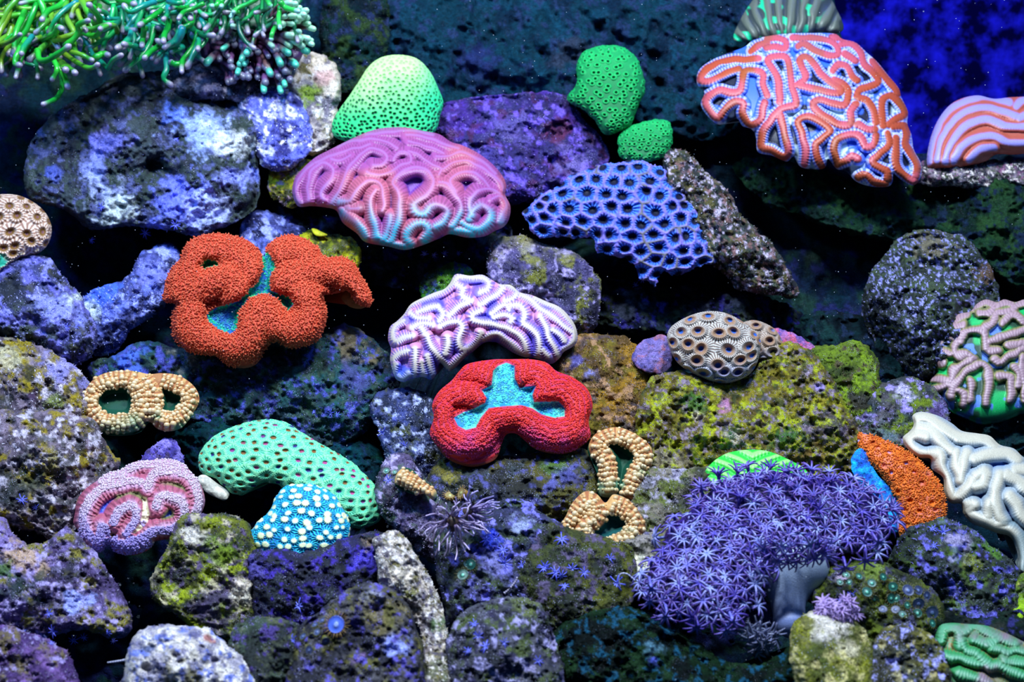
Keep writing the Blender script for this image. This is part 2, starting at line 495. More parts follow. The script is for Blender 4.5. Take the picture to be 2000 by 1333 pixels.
def hf_rock(rough=1.0, pit=1.0, freq=None, seed=0, pits=()):
    def hf(I):
        s = freq or max(26.0, I.size * 0.22)
        z = I.hn * I.bulge / s
        a = s * 0.42 * rough
        n = fbm(I.x / s, I.y / s, z, 6, seed + 3, 0.50)
        n = s * 0.55 * rough * vnoise(I.x / s / 1.6 + 3, I.y / s / 1.6, z * 0.6, seed + 77) + a * n * 1.7 + a * 0.42 * (1 - np.abs(fbm(I.x / s * 2.2, I.y / s * 2.2, z * 2, 4, seed + 9, 0.6)) * 3)
        f1, f2, vx, vy, rid = cells(I.x + 6 * vnoise(I.x / 14, I.y / 14, 0, seed), I.y, 27, 0.85, seed + 4, 0.45)
        r = 2.5 + 5.5 * np.clip(rid, 0, 1)
        n = n - pit * np.where(rid > 0.5, 7 * smooth(r, r * 0.45, f1), 0)
        for (hx, hy, hr) in pits:
            d = np.hypot(I.x - hx, (I.y - hy) * 1.3) / hr + 0.25 * vnoise(I.x / 9, I.y / 9, 0, seed)
            n = n - hr * 1.1 * smooth(1.1, 0.5, d)
        n = n + 1.6 * rough * fbm(I.x / 5.5, I.y / 5.5, 0, 3, seed + 31, 0.7)
        return n * np.clip(I.sd / 7, 0.15, 1)
    return hf

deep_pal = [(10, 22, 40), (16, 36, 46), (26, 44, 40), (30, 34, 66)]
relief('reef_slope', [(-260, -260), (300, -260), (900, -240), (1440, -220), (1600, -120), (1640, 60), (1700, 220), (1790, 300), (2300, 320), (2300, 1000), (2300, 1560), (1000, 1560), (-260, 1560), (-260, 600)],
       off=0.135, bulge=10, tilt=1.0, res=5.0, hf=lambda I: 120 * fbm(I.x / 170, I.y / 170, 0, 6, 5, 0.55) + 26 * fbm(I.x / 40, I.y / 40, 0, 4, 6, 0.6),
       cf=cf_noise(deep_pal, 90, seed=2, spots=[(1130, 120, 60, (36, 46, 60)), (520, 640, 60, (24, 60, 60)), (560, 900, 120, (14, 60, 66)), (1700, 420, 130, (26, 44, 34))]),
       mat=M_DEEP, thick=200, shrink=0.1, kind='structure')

MAUVE = [(70, 62, 72), (122, 110, 122), (126, 112, 52), (186, 178, 190), (34, 38, 34)]
OLIVE = [(34, 40, 30), (96, 92, 30), (132, 140, 14), (80, 74, 90), (170, 160, 160)]
BLUER = [(30, 34, 66), (74, 78, 128), (120, 128, 196), (160, 166, 225), (34, 36, 56)]
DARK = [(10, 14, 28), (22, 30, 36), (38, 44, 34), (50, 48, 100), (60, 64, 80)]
CREAM = [(120, 112, 116), (196, 186, 176), (110, 104, 74), (222, 216, 214), (70, 66, 96)]
BROWN = [(70, 52, 26), (128, 98, 46), (96, 84, 40), (150, 120, 96), (60, 50, 60)]
PURPLE = [(34, 26, 66), (70, 54, 124), (44, 40, 84), (112, 96, 176), (60, 28, 60)]

def rock(label, outline, pal, off=0.0, bulge=None, top=None, spots=(), pits=(), seed=1, rough=1.0, pit=1.0, res=2.2, tilt=0.8, freq=None, name='rock', mat=None, topw=0.35, cfreq=46, thick=None, jit=7, group='rocks of the reef'):
    p = np.array(outline, float); p = p.mean(0) + (p - p.mean(0)) * 1.05; outline = p; size = math.sqrt(np.ptp(p[:, 0]) * np.ptp(p[:, 1]))
    I = relief(name, outline, off, bulge or size * 0.36, tilt, res, hf_rock(rough, pit, freq, seed, pits), cf_noise(pal, cfreq, top, spots, seed, topw=topw),
                  jit=jit, jf=14, mat=mat or M_ROCK, thick=thick or size * 0.5, seed=seed, label=label, cat='rock', group=group)
    I.pal_light = pal[3] if len(pal) > 3 else pal[-1]
    return I

R = {}
# back row ------------------------------------------------------------
R['backL'] = rock('dark blue-black rock at the top of the reef behind the green dome coral', [(620, -40), (900, -60), (1200, -40), (1430, -30), (1450, 120), (1400, 260), (1180, 230), (1000, 200), (820, 230), (660, 180)], [(14, 32, 48), (20, 46, 58), (28, 54, 70), (38, 50, 76)], off=0.10, spots=[(1120, 100, 50, (40, 50, 70)), (930, 120, 40, (30, 40, 90))], seed=3, bulge=70, mat=M_DEEP, res=3.5, cfreq=50)
R['backgreen'] = rock('dim green rock slab at the top left of the dome coral', [(640, -30), (730, -40), (760, 60), (720, 160), (650, 170), (630, 80)], [(8, 22, 30), (18, 40, 40), (40, 56, 34), (36, 44, 70)], off=0.04, seed=5, res=3, mat=M_DEEP)
R['topcreamy'] = rock('cream and green rock left of the green dome coral', [(545, 150), (580, 112), (640, 125), (662, 190), (655, 270), (600, 290), (545, 240)], CREAM, off=-0.01, spots=[(600, 180, 30, (140, 170, 40)), (630, 150, 22, (190, 150, 150))], seed=7, res=2.5)
R['bigblue'] = rock('big pitted blue-lit rock in the upper left', [(60, 340), (75, 270), (130, 215), (200, 180), (250, 150), (340, 150), (430, 170), (490, 240), (500, 320), (495, 390), (450, 430), (360, 450), (270, 435), (180, 440), (130, 400), (75, 385)], [(26, 30, 40), (50, 58, 62), (44, 54, 50), (80, 84, 120), (24, 26, 40)], off=-0.02, bulge=85,
     spots=[(340, 225, 34, (110, 140, 250)), (400, 255, 60, (150, 170, 235)), (455, 280, 48, (205, 210, 215)), (470, 345, 42, (140, 150, 235)), (200, 280, 40, (120, 120, 210)), (190, 330, 34, (120, 130, 200)), (215, 380, 50, (160, 170, 215)), (235, 405, 40, (190, 200, 200)), (350, 400, 70, (110, 120, 235)), (410, 415, 50, (170, 180, 240)), (100, 340, 22, (70, 84, 170))], pits=[(262, 283, 14), (345, 270, 12), (370, 400, 14), (232, 410, 20), (300, 330, 26)], seed=9)  # blue spots paint the blue highlights into the rock colour
R['whiteblue'] = rock('white-crusted rock right of the big blue-lit rock', [(470, 180), (520, 165), (575, 185), (606, 235), (600, 290), (560, 325), (510, 320), (490, 260)], [(50, 50, 100), (120, 125, 205), (190, 190, 225), (225, 222, 215), (30, 30, 60)], off=-0.045, seed=12)
R['underfrog'] = rock('grey ledge under the brown tentacled coral', [(330, 150), (400, 125), (470, 140), (540, 170), (500, 210), (430, 190), (350, 200)], [(40, 44, 56), (90, 92, 120), (130, 125, 150), (160, 155, 170)], off=-0.05, seed=13)
R['hole'] = rock('purple rock with two dark hollows right of the dome coral', [(850, 230), (900, 195), (1000, 190), (1090, 185), (1140, 240), (1180, 300), (1150, 350), (1060, 380), (960, 400), (900, 320)], PURPLE, off=0.02, spots=[(1090, 255, 34, (84, 30, 70)), (1000, 240, 50, (88, 76, 150)), (1120, 320, 50, (110, 96, 170)), (960, 330, 60, (60, 50, 130))], pits=[(1092, 256, 30), (1080, 318, 22), (930, 290, 16)], seed=15, bulge=60)
R['crust'] = rock('ridge with white shell crusts right of the blue honeycomb coral', [(1300, 310), (1340, 305), (1385, 350), (1430, 390), (1460, 440), (1505, 480), (1535, 530), (1545, 570), (1500, 570), (1440, 560), (1400, 520), (1340, 440), (1305, 370)], [(30, 32, 36), (76, 72, 46), (44, 54, 46), (180, 170, 186), (120, 90, 90)], off=-0.01, seed=17, rough=1.4, cfreq=22)
R['yellowL'] = rock('small yellow-green rock by the left edge of the purple brain coral', [(530, 320), (570, 308), (620, 315), (625, 360), (570, 400), (530, 370)], [(60, 60, 30), (150, 150, 70), (180, 170, 80), (150, 130, 140)], off=-0.01, seed=19)
R['yellowB'] = rock('yellow algae rock below the purple brain coral', [(590, 470), (640, 455), (690, 465), (712, 500), (690, 540), (620, 530)], [(40, 46, 20), (130, 140, 20), (170, 170, 40), (90, 90, 60)], off=-0.03, seed=20)
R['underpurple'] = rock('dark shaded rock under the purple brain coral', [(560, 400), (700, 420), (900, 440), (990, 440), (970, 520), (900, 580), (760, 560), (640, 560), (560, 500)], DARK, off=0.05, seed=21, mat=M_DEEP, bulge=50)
R['arch'] = rock('arched mauve rock between the purple brain and blue honeycomb corals', [(960, 520), (970, 475), (1020, 465), (1080, 480), (1140, 510), (1170, 560), (1160, 640), (1110, 660), (1060, 600), (980, 580)], [(36, 34, 56), (80, 74, 110), (96, 96, 50), (160, 150, 190), (28, 26, 40)], off=-0.02, top=(120, 116, 70), seed=22)
R['midgreen'] = rock('small green topped rock left of the cream brain coral top', [(820, 560), (850, 525), (890, 515), (925, 540), (905, 590), (850, 600)], [(20, 36, 26), (46, 96, 30), (70, 110, 40), (60, 70, 120)], off=0.0, seed=24)
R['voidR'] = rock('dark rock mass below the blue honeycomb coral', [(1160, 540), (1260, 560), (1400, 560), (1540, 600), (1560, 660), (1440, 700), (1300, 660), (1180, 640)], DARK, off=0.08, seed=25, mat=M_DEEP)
R['blueridge'] = rock('blue crusted ridge left of the orange coral', [(160, 600), (190, 560), (250, 540), (280, 500), (330, 480), (350, 540), (320, 600), (260, 640), (200, 690), (165, 650)], BLUER, off=0.02, spots=[(200, 580, 40, (70, 110, 235)), (300, 540, 40, (120, 125, 210)), (180, 610, 24, (190, 200, 200))], seed=26)
R['behindorange'] = rock('blue speckled rock behind the orange coral', [(470, 440), (520, 420), (570, 430), (600, 480), (560, 540), (490, 520)], BLUER, off=0.03, seed=27)
R['leftmid'] = rock('rock with a round hole and blue crust at the left edge', [(-60, 600), (-40, 520), (30, 495), (90, 505), (130, 550), (160, 590), (185, 650), (165, 700), (90, 720), (-20, 720)], [(24, 28, 40), (70, 72, 110), (110, 108, 170), (150, 150, 210), (60, 60, 40)], off=-0.03, spots=[(120, 610, 50, (140, 145, 230)), (150, 585, 20, (205, 215, 200)), (20, 570, 40, (24, 30, 44)), (60, 660, 60, (50, 60, 50))], pits=[(92, 562, 15), (58, 598, 12), (112, 570, 10)], seed=28)
R['leftA'] = rock('rounded mauve rock on the left edge below the round-holed rock', [(-80, 760), (-60, 680), (0, 662), (60, 672), (120, 700), (165, 735), (180, 790), (170, 850), (90, 860), (-40, 850)], MAUVE, off=-0.05, spots=[(20, 700, 40, (180, 170, 130)), (120, 720, 50, (130, 126, 190)), (70, 770, 16, (50, 26, 60)), (110, 785, 26, (110, 120, 50))], seed=29, pits=[(60, 700, 12), (95, 750, 12)])
R['leftB'] = rock('large mauve and olive rock beside the pink lobed coral', [(-80, 900), (-60, 830), (20, 810), (100, 815), (170, 820), (205, 870), (230, 910), (200, 960), (160, 1000), (120, 1050), (30, 1030), (-60, 1040)], MAUVE, off=-0.075, spots=[(60, 940, 50, (60, 66, 30)), (100, 900, 30, (130, 120, 70)), (30, 980, 50, (24, 30, 34))], seed=30)
R['leftC'] = rock('broad sloping mauve rock in the lower left corner', [(-80, 1160), (-70, 1040), (0, 1020), (30, 1050), (80, 1060), (130, 1035), (180, 1080), (220, 1140), (250, 1200), (230, 1240), (150, 1225), (60, 1240), (-60, 1250)], [(60, 50, 80), (120, 108, 150), (110, 104, 60), (165, 155, 195), (30, 32, 40)], off=-0.10, spots=[(50, 1090, 40, (180, 150, 120)), (40, 1150, 40, (20, 40, 34)), (150, 1180, 30, (150, 160, 230)), (10, 1120, 24, (60, 96, 30))], seed=31)
R['leftD'] = rock('low purple rock in the bottom left corner', [(-80, 1290), (-50, 1235), (20, 1230), (90, 1250), (140, 1300), (150, 1380), (80, 1420), (-60, 1420)], [(60, 44, 84), (112, 90, 136), (100, 90, 70), (150, 140, 180)], off=-0.13, seed=32)
R['leftE'] = rock('thin blue grey ledge above the low purple corner rock', [(-60, 1215), (20, 1205), (80, 1225), (90, 1250), (30, 1262), (-60, 1255)], BLUER, off=-0.10, seed=33)
R['white'] = rock('white pitted rock at the bottom left', [(248, 1300), (262, 1255), (300, 1228), (350, 1225), (400, 1232), (440, 1262), (480, 1300), (500, 1400), (380, 1430), (260, 1400)], [(150, 146, 160), (215, 208, 200), (226, 220, 214), (120, 130, 190), (70, 70, 110)], off=-0.16, spots=[(410, 1250, 12, (150, 70, 70)), (370, 1325, 40, (96, 90, 50)), (290, 1268, 12, (50, 70, 120))], seed=34, pits=[(300, 1265, 8), (287, 1305, 12), (420, 1290, 9), (352, 1293, 7)], rough=0.7)
# middle --------------------------------------------------------------
R['underorange'] = rock('long shaded rock under the orange coral', [(185, 720), (240, 690), (300, 670), (400, 690), (520, 700), (620, 650), (700, 650), (750, 700), (762, 750), (720, 820), (640, 870), (520, 850), (400, 830), (300, 800), (230, 780)], [(18, 40, 50), (30, 66, 66), (40, 60, 50), (80, 84, 150), (28, 36, 50)], off=0.01, bulge=70,
     spots=[(260, 700, 34, (70, 100, 200)), (370, 700, 34, (130, 130, 120)), (690, 670, 40, (96, 84, 60)), (700, 740, 40, (60, 64, 120)), (730, 700, 24, (110, 96, 66))], seed=35)
R['dim'] = rock('dim teal rock behind the mint honeycomb coral', [(330, 830), (450, 800), (600, 820), (700, 850), (760, 920), (720, 980), (560, 960), (380, 940), (320, 890)], [(10, 36, 44), (16, 56, 64), (20, 50, 44), (30, 44, 70)], off=0.06, seed=36, mat=M_DEEP)
R['cremid'] = rock('blue and white crusted rock left of the red coral', [(735, 840), (740, 780), (790, 760), (850, 780), (870, 840), (880, 900), (840, 960), (770, 930)], [(24, 30, 50), (70, 76, 120), (60, 64, 40), (170, 175, 205), (30, 34, 50)], off=-0.02, seed=37)
R['lilac'] = rock('small purple knob behind the pink lobed coral', [(270, 930), (290, 880), (330, 862), (355, 885), (365, 940), (320, 960)], [(60, 54, 110), (100, 90, 160), (140, 130, 190), (60, 50, 80)], off=-0.055, seed=38)
R['algaeL'] = rock('algae green rock between the pink lobed and the white-spotted corals', [(330, 1070), (370, 1010), (430, 1010), (480, 1030), (505, 1090), (510, 1180), (500, 1260), (430, 1250), (370, 1220), (300, 1160)], [(34, 40, 26), (92, 96, 36), (130, 140, 20), (84, 74, 100), (190, 180, 160)], off=-0.10, spots=[(375, 1050, 24, (215, 205, 190)), (470, 1140, 26, (215, 200, 180)), (430, 1090, 40, (100, 124, 20)), (420, 1190, 50, (60, 50, 80)), (340, 1130, 40, (16, 22, 26)), (480, 1165, 22, (220, 210, 190))], seed=39)
R['darkped'] = rock('dark purple rock holding up the white-spotted coral', [(480, 1110), (500, 1070), (600, 1080), (680, 1050), (740, 1040), (756, 1085), (740, 1140), (690, 1190), (600, 1230), (520, 1230), (490, 1170)], [(14, 16, 30), (30, 28, 60), (40, 44, 50), (70, 60, 140), (20, 20, 30)], off=-0.11, spots=[(710, 1095, 34, (70, 56, 190)), (505, 1110, 26, (80, 72, 150)), (720, 1060, 16, (130, 110, 90))], seed=40)
R['knob'] = rock('knobbly dark rock with blue crusts at the bottom centre-left', [(575, 1270), (600, 1220), (650, 1180), (710, 1148), (760, 1160), (800, 1210), (822, 1280), (810, 1400), (600, 1420), (570, 1340)], [(30, 30, 40), (72, 70, 74), (86, 84, 50), (96, 90, 160), (24, 24, 34)], off=-0.165, spots=[(780, 1260, 24, (150, 160, 240)), (730, 1165, 24, (130, 130, 140)), (740, 1200, 40, (110, 100, 60)), (640, 1300, 50, (30, 30, 40)), (700, 1290, 14, (130, 100, 160))], seed=41)
R['diag'] = rock('cream granular rock running diagonally down from the white-spotted coral', [(730, 1060), (780, 1050), (820, 1110), (850, 1170), (880, 1250), (920, 1320), (930, 1420), (830, 1430), (815, 1330), (830, 1260), (800, 1190), (745, 1160), (735, 1110)], CREAM, off=-0.135, spots=[(790, 1130, 30, (225, 210, 190)), (860, 1220, 20, (60, 90, 40)), (800, 1160, 14, (120, 124, 40)), (850, 1310, 40, (90, 96, 60))], seed=42, cfreq=20)
R['darkmid'] = rock('dark rock at the bottom between the white rock and knobbly rock', [(470, 1230), (520, 1210), (590, 1230), (600, 1320), (580, 1420), (480, 1420), (450, 1300)], [(24, 30, 30), (50, 62, 50), (80, 84, 66), (70, 60, 110)], off=-0.14, seed=43)
R['underred'] = rock('olive rock under the red coral', [(830, 980), (845, 920), (900, 890), (1000, 890), (1120, 880), (1180, 930), (1190, 1010), (1100, 1040), (1000, 1040), (900, 1060), (850, 1040)], [(30, 34, 26), (74, 70, 34), (50, 56, 60), (84, 84, 130), (30, 30, 36)], off=-0.055, spots=[(870, 920, 26, (140, 130, 50)), (1090, 910, 30, (66, 96, 30)), (1110, 930, 26, (60, 60, 130)), (990, 960, 60, (18, 22, 30))], seed=44)
R['leftanem'] = rock('mauve rough rock left of the brown anemones', [(740, 960), (760, 905), (800, 900), (850, 960), (880, 1010), (900, 1080), (860, 1110), (800, 1060), (760, 1020)], [(36, 34, 50), (100, 90, 120), (70, 84, 70), (170, 160, 190), (60, 50, 60)], off=-0.085, seed=45)
R['centerblue'] = rock('blue and purple encrusted rock under the brown anemones', [(860, 1060), (900, 1010), (990, 980), (1060, 1000), (1100, 1050), (1080, 1130), (1060, 1200), (980, 1240), (900, 1240), (860, 1160)], [(24, 30, 44), (60, 60, 90), (56, 66, 50), (130, 128, 200), (30, 34, 40)], off=-0.105, spots=[(970, 1060, 26, (60, 80, 220)), (1020, 1030, 26, (150, 160, 200)), (960, 1110, 40, (110, 110, 170)), (900, 1110, 40, (56, 66, 40))], seed=46)
R['olivecen'] = rock('smooth olive rock under the curled beige coral', [(1020, 1080), (1050, 1045), (1100, 1030), (1180, 1060), (1230, 1080), (1240, 1150), (1200, 1230), (1110, 1240), (1040, 1190), (1015, 1130)], [(30, 36, 22), (74, 76, 26), (54, 60, 30), (84, 76, 100), (20, 24, 26)], off=-0.125, seed=47, rough=0.7)
R['lowcen'] = rock('crusted dark rock at the bottom centre', [(880, 1250), (920, 1190), (980, 1170), (1050, 1180), (1080, 1250), (1100, 1340), (1080, 1430), (920, 1430), (890, 1340)], [(26, 28, 36), (74, 74, 84), (66, 76, 46), (150, 146, 180), (34, 30, 60)], off=-0.145, spots=[(1020, 1140, 20, (200, 195, 190)), (1030, 1180, 30, (90, 100, 50))], seed=48)
R['lowright'] = rock('dark green rock at the bottom below the violet coral', [(1080, 1250), (1180, 1190), (1280, 1215), (1380, 1270), (1460, 1300), (1560, 1260), (1600, 1330), (1580, 1430), (1080, 1430), (1060, 1330)], [(6, 14, 14), (14, 30, 18), (26, 44, 28), (40, 70, 90)], off=-0.085, spots=[(1275, 1270, 24, (80, 120, 140)), (1280, 1290, 14, (70, 80, 180))], seed=49, mat=M_DEEP)
R['creampatch'] = rock('rock with a bright cream patch left of the violet coral', [(1190, 1080), (1230, 1050), (1290, 1040), (1330, 1080), (1320, 1150), (1250, 1160), (1200, 1130)], [(50, 50, 40), (100, 96, 60), (140, 134, 130), (90, 86, 110)], off=-0.125, spots=[(1262, 1098, 26, (235, 228, 205))], seed=50)
# right ----------------------------------------------------------------
R['brown'] = rock('ochre-brown rock between the cream brain coral and the mossy rock', [(1080, 730), (1110, 680), (1160, 655), (1210, 665), (1250, 700), (1285, 740), (1290, 810), (1260, 860), (1180, 870), (1110, 830)], BROWN, off=-0.02, spots=[(1120, 705, 20, (80, 76, 150)), (1150, 730, 14, (130, 130, 200))], seed=51, rough=0.8)
R['mossy'] = rock('large yellow-green mossy rock under the grey star coral', [(1250, 860), (1255, 790), (1290, 730), (1370, 740), (1460, 730), (1520, 680), (1570, 690), (1610, 740), (1650, 800), (1675, 870), (1670, 950), (1560, 980), (1420, 960), (1320, 980), (1260, 940)], [(72, 62, 30), (116, 108, 34), (136, 140, 20), (124, 112, 124), (36, 46, 26)], off=-0.06, bulge=85,
     spots=[(1420, 720, 40, (34, 70, 30)), (1360, 790, 28, (50, 96, 24)), (1540, 850, 34, (40, 86, 24)), (1360, 815, 14, (220, 205, 180)), (1430, 850, 20, (200, 190, 170)), (1300, 900, 40, (120, 110, 90)), (1630, 830, 36, (50, 44, 60)), (1415, 790, 14, (170, 110, 150)), (1600, 760, 14, (150, 130, 200)), (1570, 900, 40, (110, 84, 30))], seed=52, rough=1.2, cfreq=26)
R['mossylow'] = rock('grey-green granular rock between the ring coral and violet coral', [(1230, 990), (1260, 930), (1320, 920), (1400, 920), (1420, 1000), (1360, 1060), (1290, 1070), (1235, 1050)], [(50, 50, 40), (116, 110, 100), (84, 90, 50), (160, 154, 170), (40, 44, 40)], off=-0.095, seed=53)
R['mossknob'] = rock('green furry rock knob right of the grey star coral', [(1580, 700), (1610, 675), (1660, 672), (1710, 700), (1722, 745), (1710, 800), (1660, 840), (1610, 790), (1575, 740)], [(40, 50, 18), (84, 100, 20), (104, 124, 22), (66, 60, 40)], off=-0.045, spots=[(1660, 790, 40, (40, 36, 30))], seed=54)
R['rightlow'] = rock('mauve and green rock behind the orange encrusting coral', [(1640, 860), (1660, 800), (1700, 760), (1760, 740), (1820, 760), (1850, 810), (1830, 880), (1760, 900), (1680, 900)], [(40, 44, 44), (84, 80, 84), (90, 104, 30), (150, 140, 190), (40, 50, 60)], off=-0.03, spots=[(1770, 775, 26, (200, 190, 225)), (1730, 850, 30, (80, 100, 110)), (1830, 800, 30, (76, 56, 110))], seed=55)
R['shelf'] = rock('dark green rock shelf under the orange-red maze coral', [(1450, 330), (1560, 320), (1700, 350), (1820, 330), (1900, 322), (2080, 330), (2100, 520), (1980, 560), (1860, 480), (1700, 460), (1560, 420)], [(12, 26, 24), (22, 44, 30), (34, 56, 34), (24, 34, 50)], off=0.05, seed=56, mat=M_DEEP, bulge=60, spots=[(1990, 420, 60, (30, 60, 34))])
R['shelfcrust'] = rock('white crusted ledge under the striped dome coral', [(1800, 330), (1830, 312), (1900, 318), (1960, 312), (2060, 320), (2060, 370), (1960, 362), (1880, 368), (1810, 358)], [(30, 30, 36), (120, 110, 120), (60, 70, 50), (215, 205, 200), (120, 80, 110)], off=-0.0, seed=57, cfreq=16)
R['ball'] = rock('round rock knobbled with pale crust on the right', [(1690, 600), (1700, 540), (1745, 480), (1800, 457), (1870, 468), (1925, 510), (1950, 570), (1950, 640), (1890, 700), (1800, 740), (1730, 700)], [(18, 26, 24), (54, 66, 44), (44, 50, 44), (150, 150, 200), (30, 36, 30)], off=0.02, spots=[(1930, 530, 26, (96, 70, 50)), (1820, 480, 40, (104, 96, 76)), (1720, 600, 60, (14, 22, 26)), (1760, 700, 60, (14, 24, 26))], seed=58, rough=1.4, cfreq=14, res=2.5)
R['rightdark'] = rock('dim rock filling behind the green maze coral', [(1560, 640), (1700, 620), (1900, 680), (2080, 700), (2080, 900), (1900, 900), (1760, 800), (1640, 740)], [(8, 18, 24), (16, 34, 38), (24, 44, 44), (30, 40, 60)], off=0.10, seed=59, mat=M_DEEP)
R['blueR'] = rock('rock with green top and blue crusts under the white folded coral', [(1740, 1090), (1770, 1040), (1820, 1020), (1880, 1030), (1940, 1070), (1975, 1110), (1990, 1170), (1980, 1240), (1900, 1260), (1800, 1250), (1745, 1180)], [(16, 26, 26), (44, 54, 44), (36, 40, 40), (110, 108, 180), (70, 90, 30)], off=-0.085, spots=[(1870, 1060, 30, (150, 140, 180)), (1930, 1070, 30, (70, 110, 30)), (1830, 1150, 40, (16, 26, 40)), (1900, 1100, 24, (110, 116, 50)), (1862, 1090, 18, (190, 185, 230))], seed=60)
R['farR'] = rock('lime green mossy rock at the right edge', [(1980, 1150), (2000, 1120), (2060, 1120), (2080, 1240), (2000, 1240), (1970, 1200)], [(60, 80, 20), (130, 160, 20), (70, 70, 60), (150, 150, 90)], off=-0.09, seed=61)
R['zoarock'] = rock('olive rock covered by button polyps', [(1590, 1150), (1620, 1100), (1680, 1088), (1750, 1110), (1810, 1150), (1838, 1200), (1820, 1250), (1740, 1270), (1650, 1250), (1600, 1200)], [(24, 30, 14), (56, 62, 20), (80, 90, 24), (60, 60, 80)], off=-0.125, spots=[(1640, 1130, 16, (190, 170, 200)), (1700, 1110, 40, (100, 120, 40))], seed=62)
R['creamR'] = rock('smooth cream and olive rock below the pale purple tuft', [(1560, 1220), (1600, 1190), (1650, 1195), (1690, 1230), (1705, 1290), (1700, 1420), (1580, 1420), (1545, 1300)], [(60, 66, 16), (110, 112, 30), (180, 172, 130), (96, 96, 60)], off=-0.165, spots=[(1620, 1220, 44, (205, 195, 185)), (1600, 1280, 30, (60, 70, 14)), (1655, 1270, 26, (190, 180, 150))], seed=63, rough=0.6)
R['lastR'] = rock('mottled yellow and blue rock at the bottom right', [(1700, 1260), (1740, 1225), (1800, 1230), (1840, 1280), (1850, 1420), (1700, 1420), (1690, 1330)], [(40, 40, 30), (96, 94, 50), (60, 64, 60), (160, 160, 210), (190, 180, 140)], off=-0.155, seed=64)
R['subR'] = rock('dark rock gap behind the green frilled coral', [(1740, 1230), (1900, 1200), (2060, 1220), (2080, 1420), (1800, 1420)], [(12, 20, 20), (24, 36, 30), (40, 44, 40), (50, 50, 90)], off=-0.06, seed=65, mat=M_DEEP)
# ------------------------------------------------------------------ corals
def tr(crop, pts):
    x0, y0, s = crop
    if isinstance(pts[0][0], (int, float)): return [(x0 + s * a, y0 + s * b) for a, b in pts]
    return [tr(crop, p) for p in pts]
def tubes_h(d, w): return np.sqrt(np.clip(1 - (d / w) ** 2, 0, 1))

# ---- maze corals: every fold follows a traced line
def fold_width(X, Y, lines, rad, lo, hi):
    x0, y0, x1, y1 = X.min() - 6, Y.min() - 6, X.max() + 6, Y.max() + 6
    g = 2.0
    GX, GY = np.meshgrid(np.arange(x0, x1 + g, g), np.arange(y0, y1 + g, g))
    d = lines_field(GX.ravel(), GY.ravel(), lines, 4)[0].reshape(GX.shape)
    k = max(1, int(rad / g / 3))
    W = np.minimum(d, hi * 1.15)
    def sh(A, dx, dy): return np.roll(np.roll(A, dy, 0), dx, 1)
    for _ in range(3):
        W = np.max([sh(W, a, b) for a in (-k, 0, k) for b in (-k, 0, k)], 0)
    for _ in range(5):
        W = sum(sh(W, a, b) for a in (-2, 0, 2) for b in (-2, 0, 2)) / 9
    return np.clip(bilin(W, (X - x0) / g, (Y - y0) / g), lo, hi)
def maze_coral(name, label, outline, lines, w, off, bulge, paint, hgt=None, stripe=6.0, stripe_amp=0.7, group=None, res=1.6, tilt=0.8, floor=-0.5, mat=None, wob=1.0, thick=80, base_hf=None, top_squeeze=0.0, bead=0.0, seed=1, part='flesh', base_part=None, fill=True, rad=None):
    lines_ = lines
    store = {}
    def hf(I):
        X = I.x + wob * 1.5 * vnoise(I.x / 16, I.y / 16, 0, seed); Y = I.y + wob * 1.5 * vnoise(I.x / 16, I.y / 16, 7, seed)
        d, s, k = lines_field(X, Y, lines_)
        ww = fold_width(X, Y, lines_, rad or w, 3.5, w) if fill else w * (1 - top_squeeze * np.clip(-I.hy, 0, 1))
        t = d / ww
        store.update(d=d, s=s, t=t, k=k)
        h = tubes_h(d, ww * 1.06) * np.sqrt(ww / w) + 0.0
        st = np.cos(s * 2 * np.pi / stripe)
        store['st'] = st
        H = (hgt or w * 1.1)
        out = H * (h - 0.5) + stripe_amp * st * smooth(0.08, 0.5, t) * smooth(1.3, 0.8, t)
        if bead: out = out + bead * st * smooth(0.55, 0.1, t)
        if base_hf: out = out + base_hf(I)
        return out * np.clip(I.sd / 5, 0.25, 1)
    def cf(I): return paint(I, store)
    root = empty(name, label, 'coral', group=group)
    I = relief('colony_flesh', outline, off, bulge, tilt, res, hf, cf, mat=mat or M_FLESH, thick=thick, seed=seed)
    root.location = Vector(I.V.mean(0)); place_in(I.obj, root)
    I.root = root; I.store = store
    return I

def skeleton_base(I, frac=0.62, drop=14, col=(40, 44, 60), thick=70, off=0.035, label=None):
    """the stony foot that carries the flesh, standing back underneath it"""
    P = I.P[::4]
    c = P.mean(0)
    q = [(c[0] + (x - c[0]) * frac, c[1] + (y - c[1]) * frac + drop) for x, y in P]
    B = relief('stony_foot', q, 0, 12, 0.8, 3.0, hf_rock(0.5, 0.5, 20, 3), cf_noise([col, tuple(min(255, v * 1.6) for v in col)], 20, seed=4), mat=M_ROCK, thick=thick, D0=I.D0 + off)
    place_in(B.obj, I.root)
    if label: B.obj['label'] = label
    return B

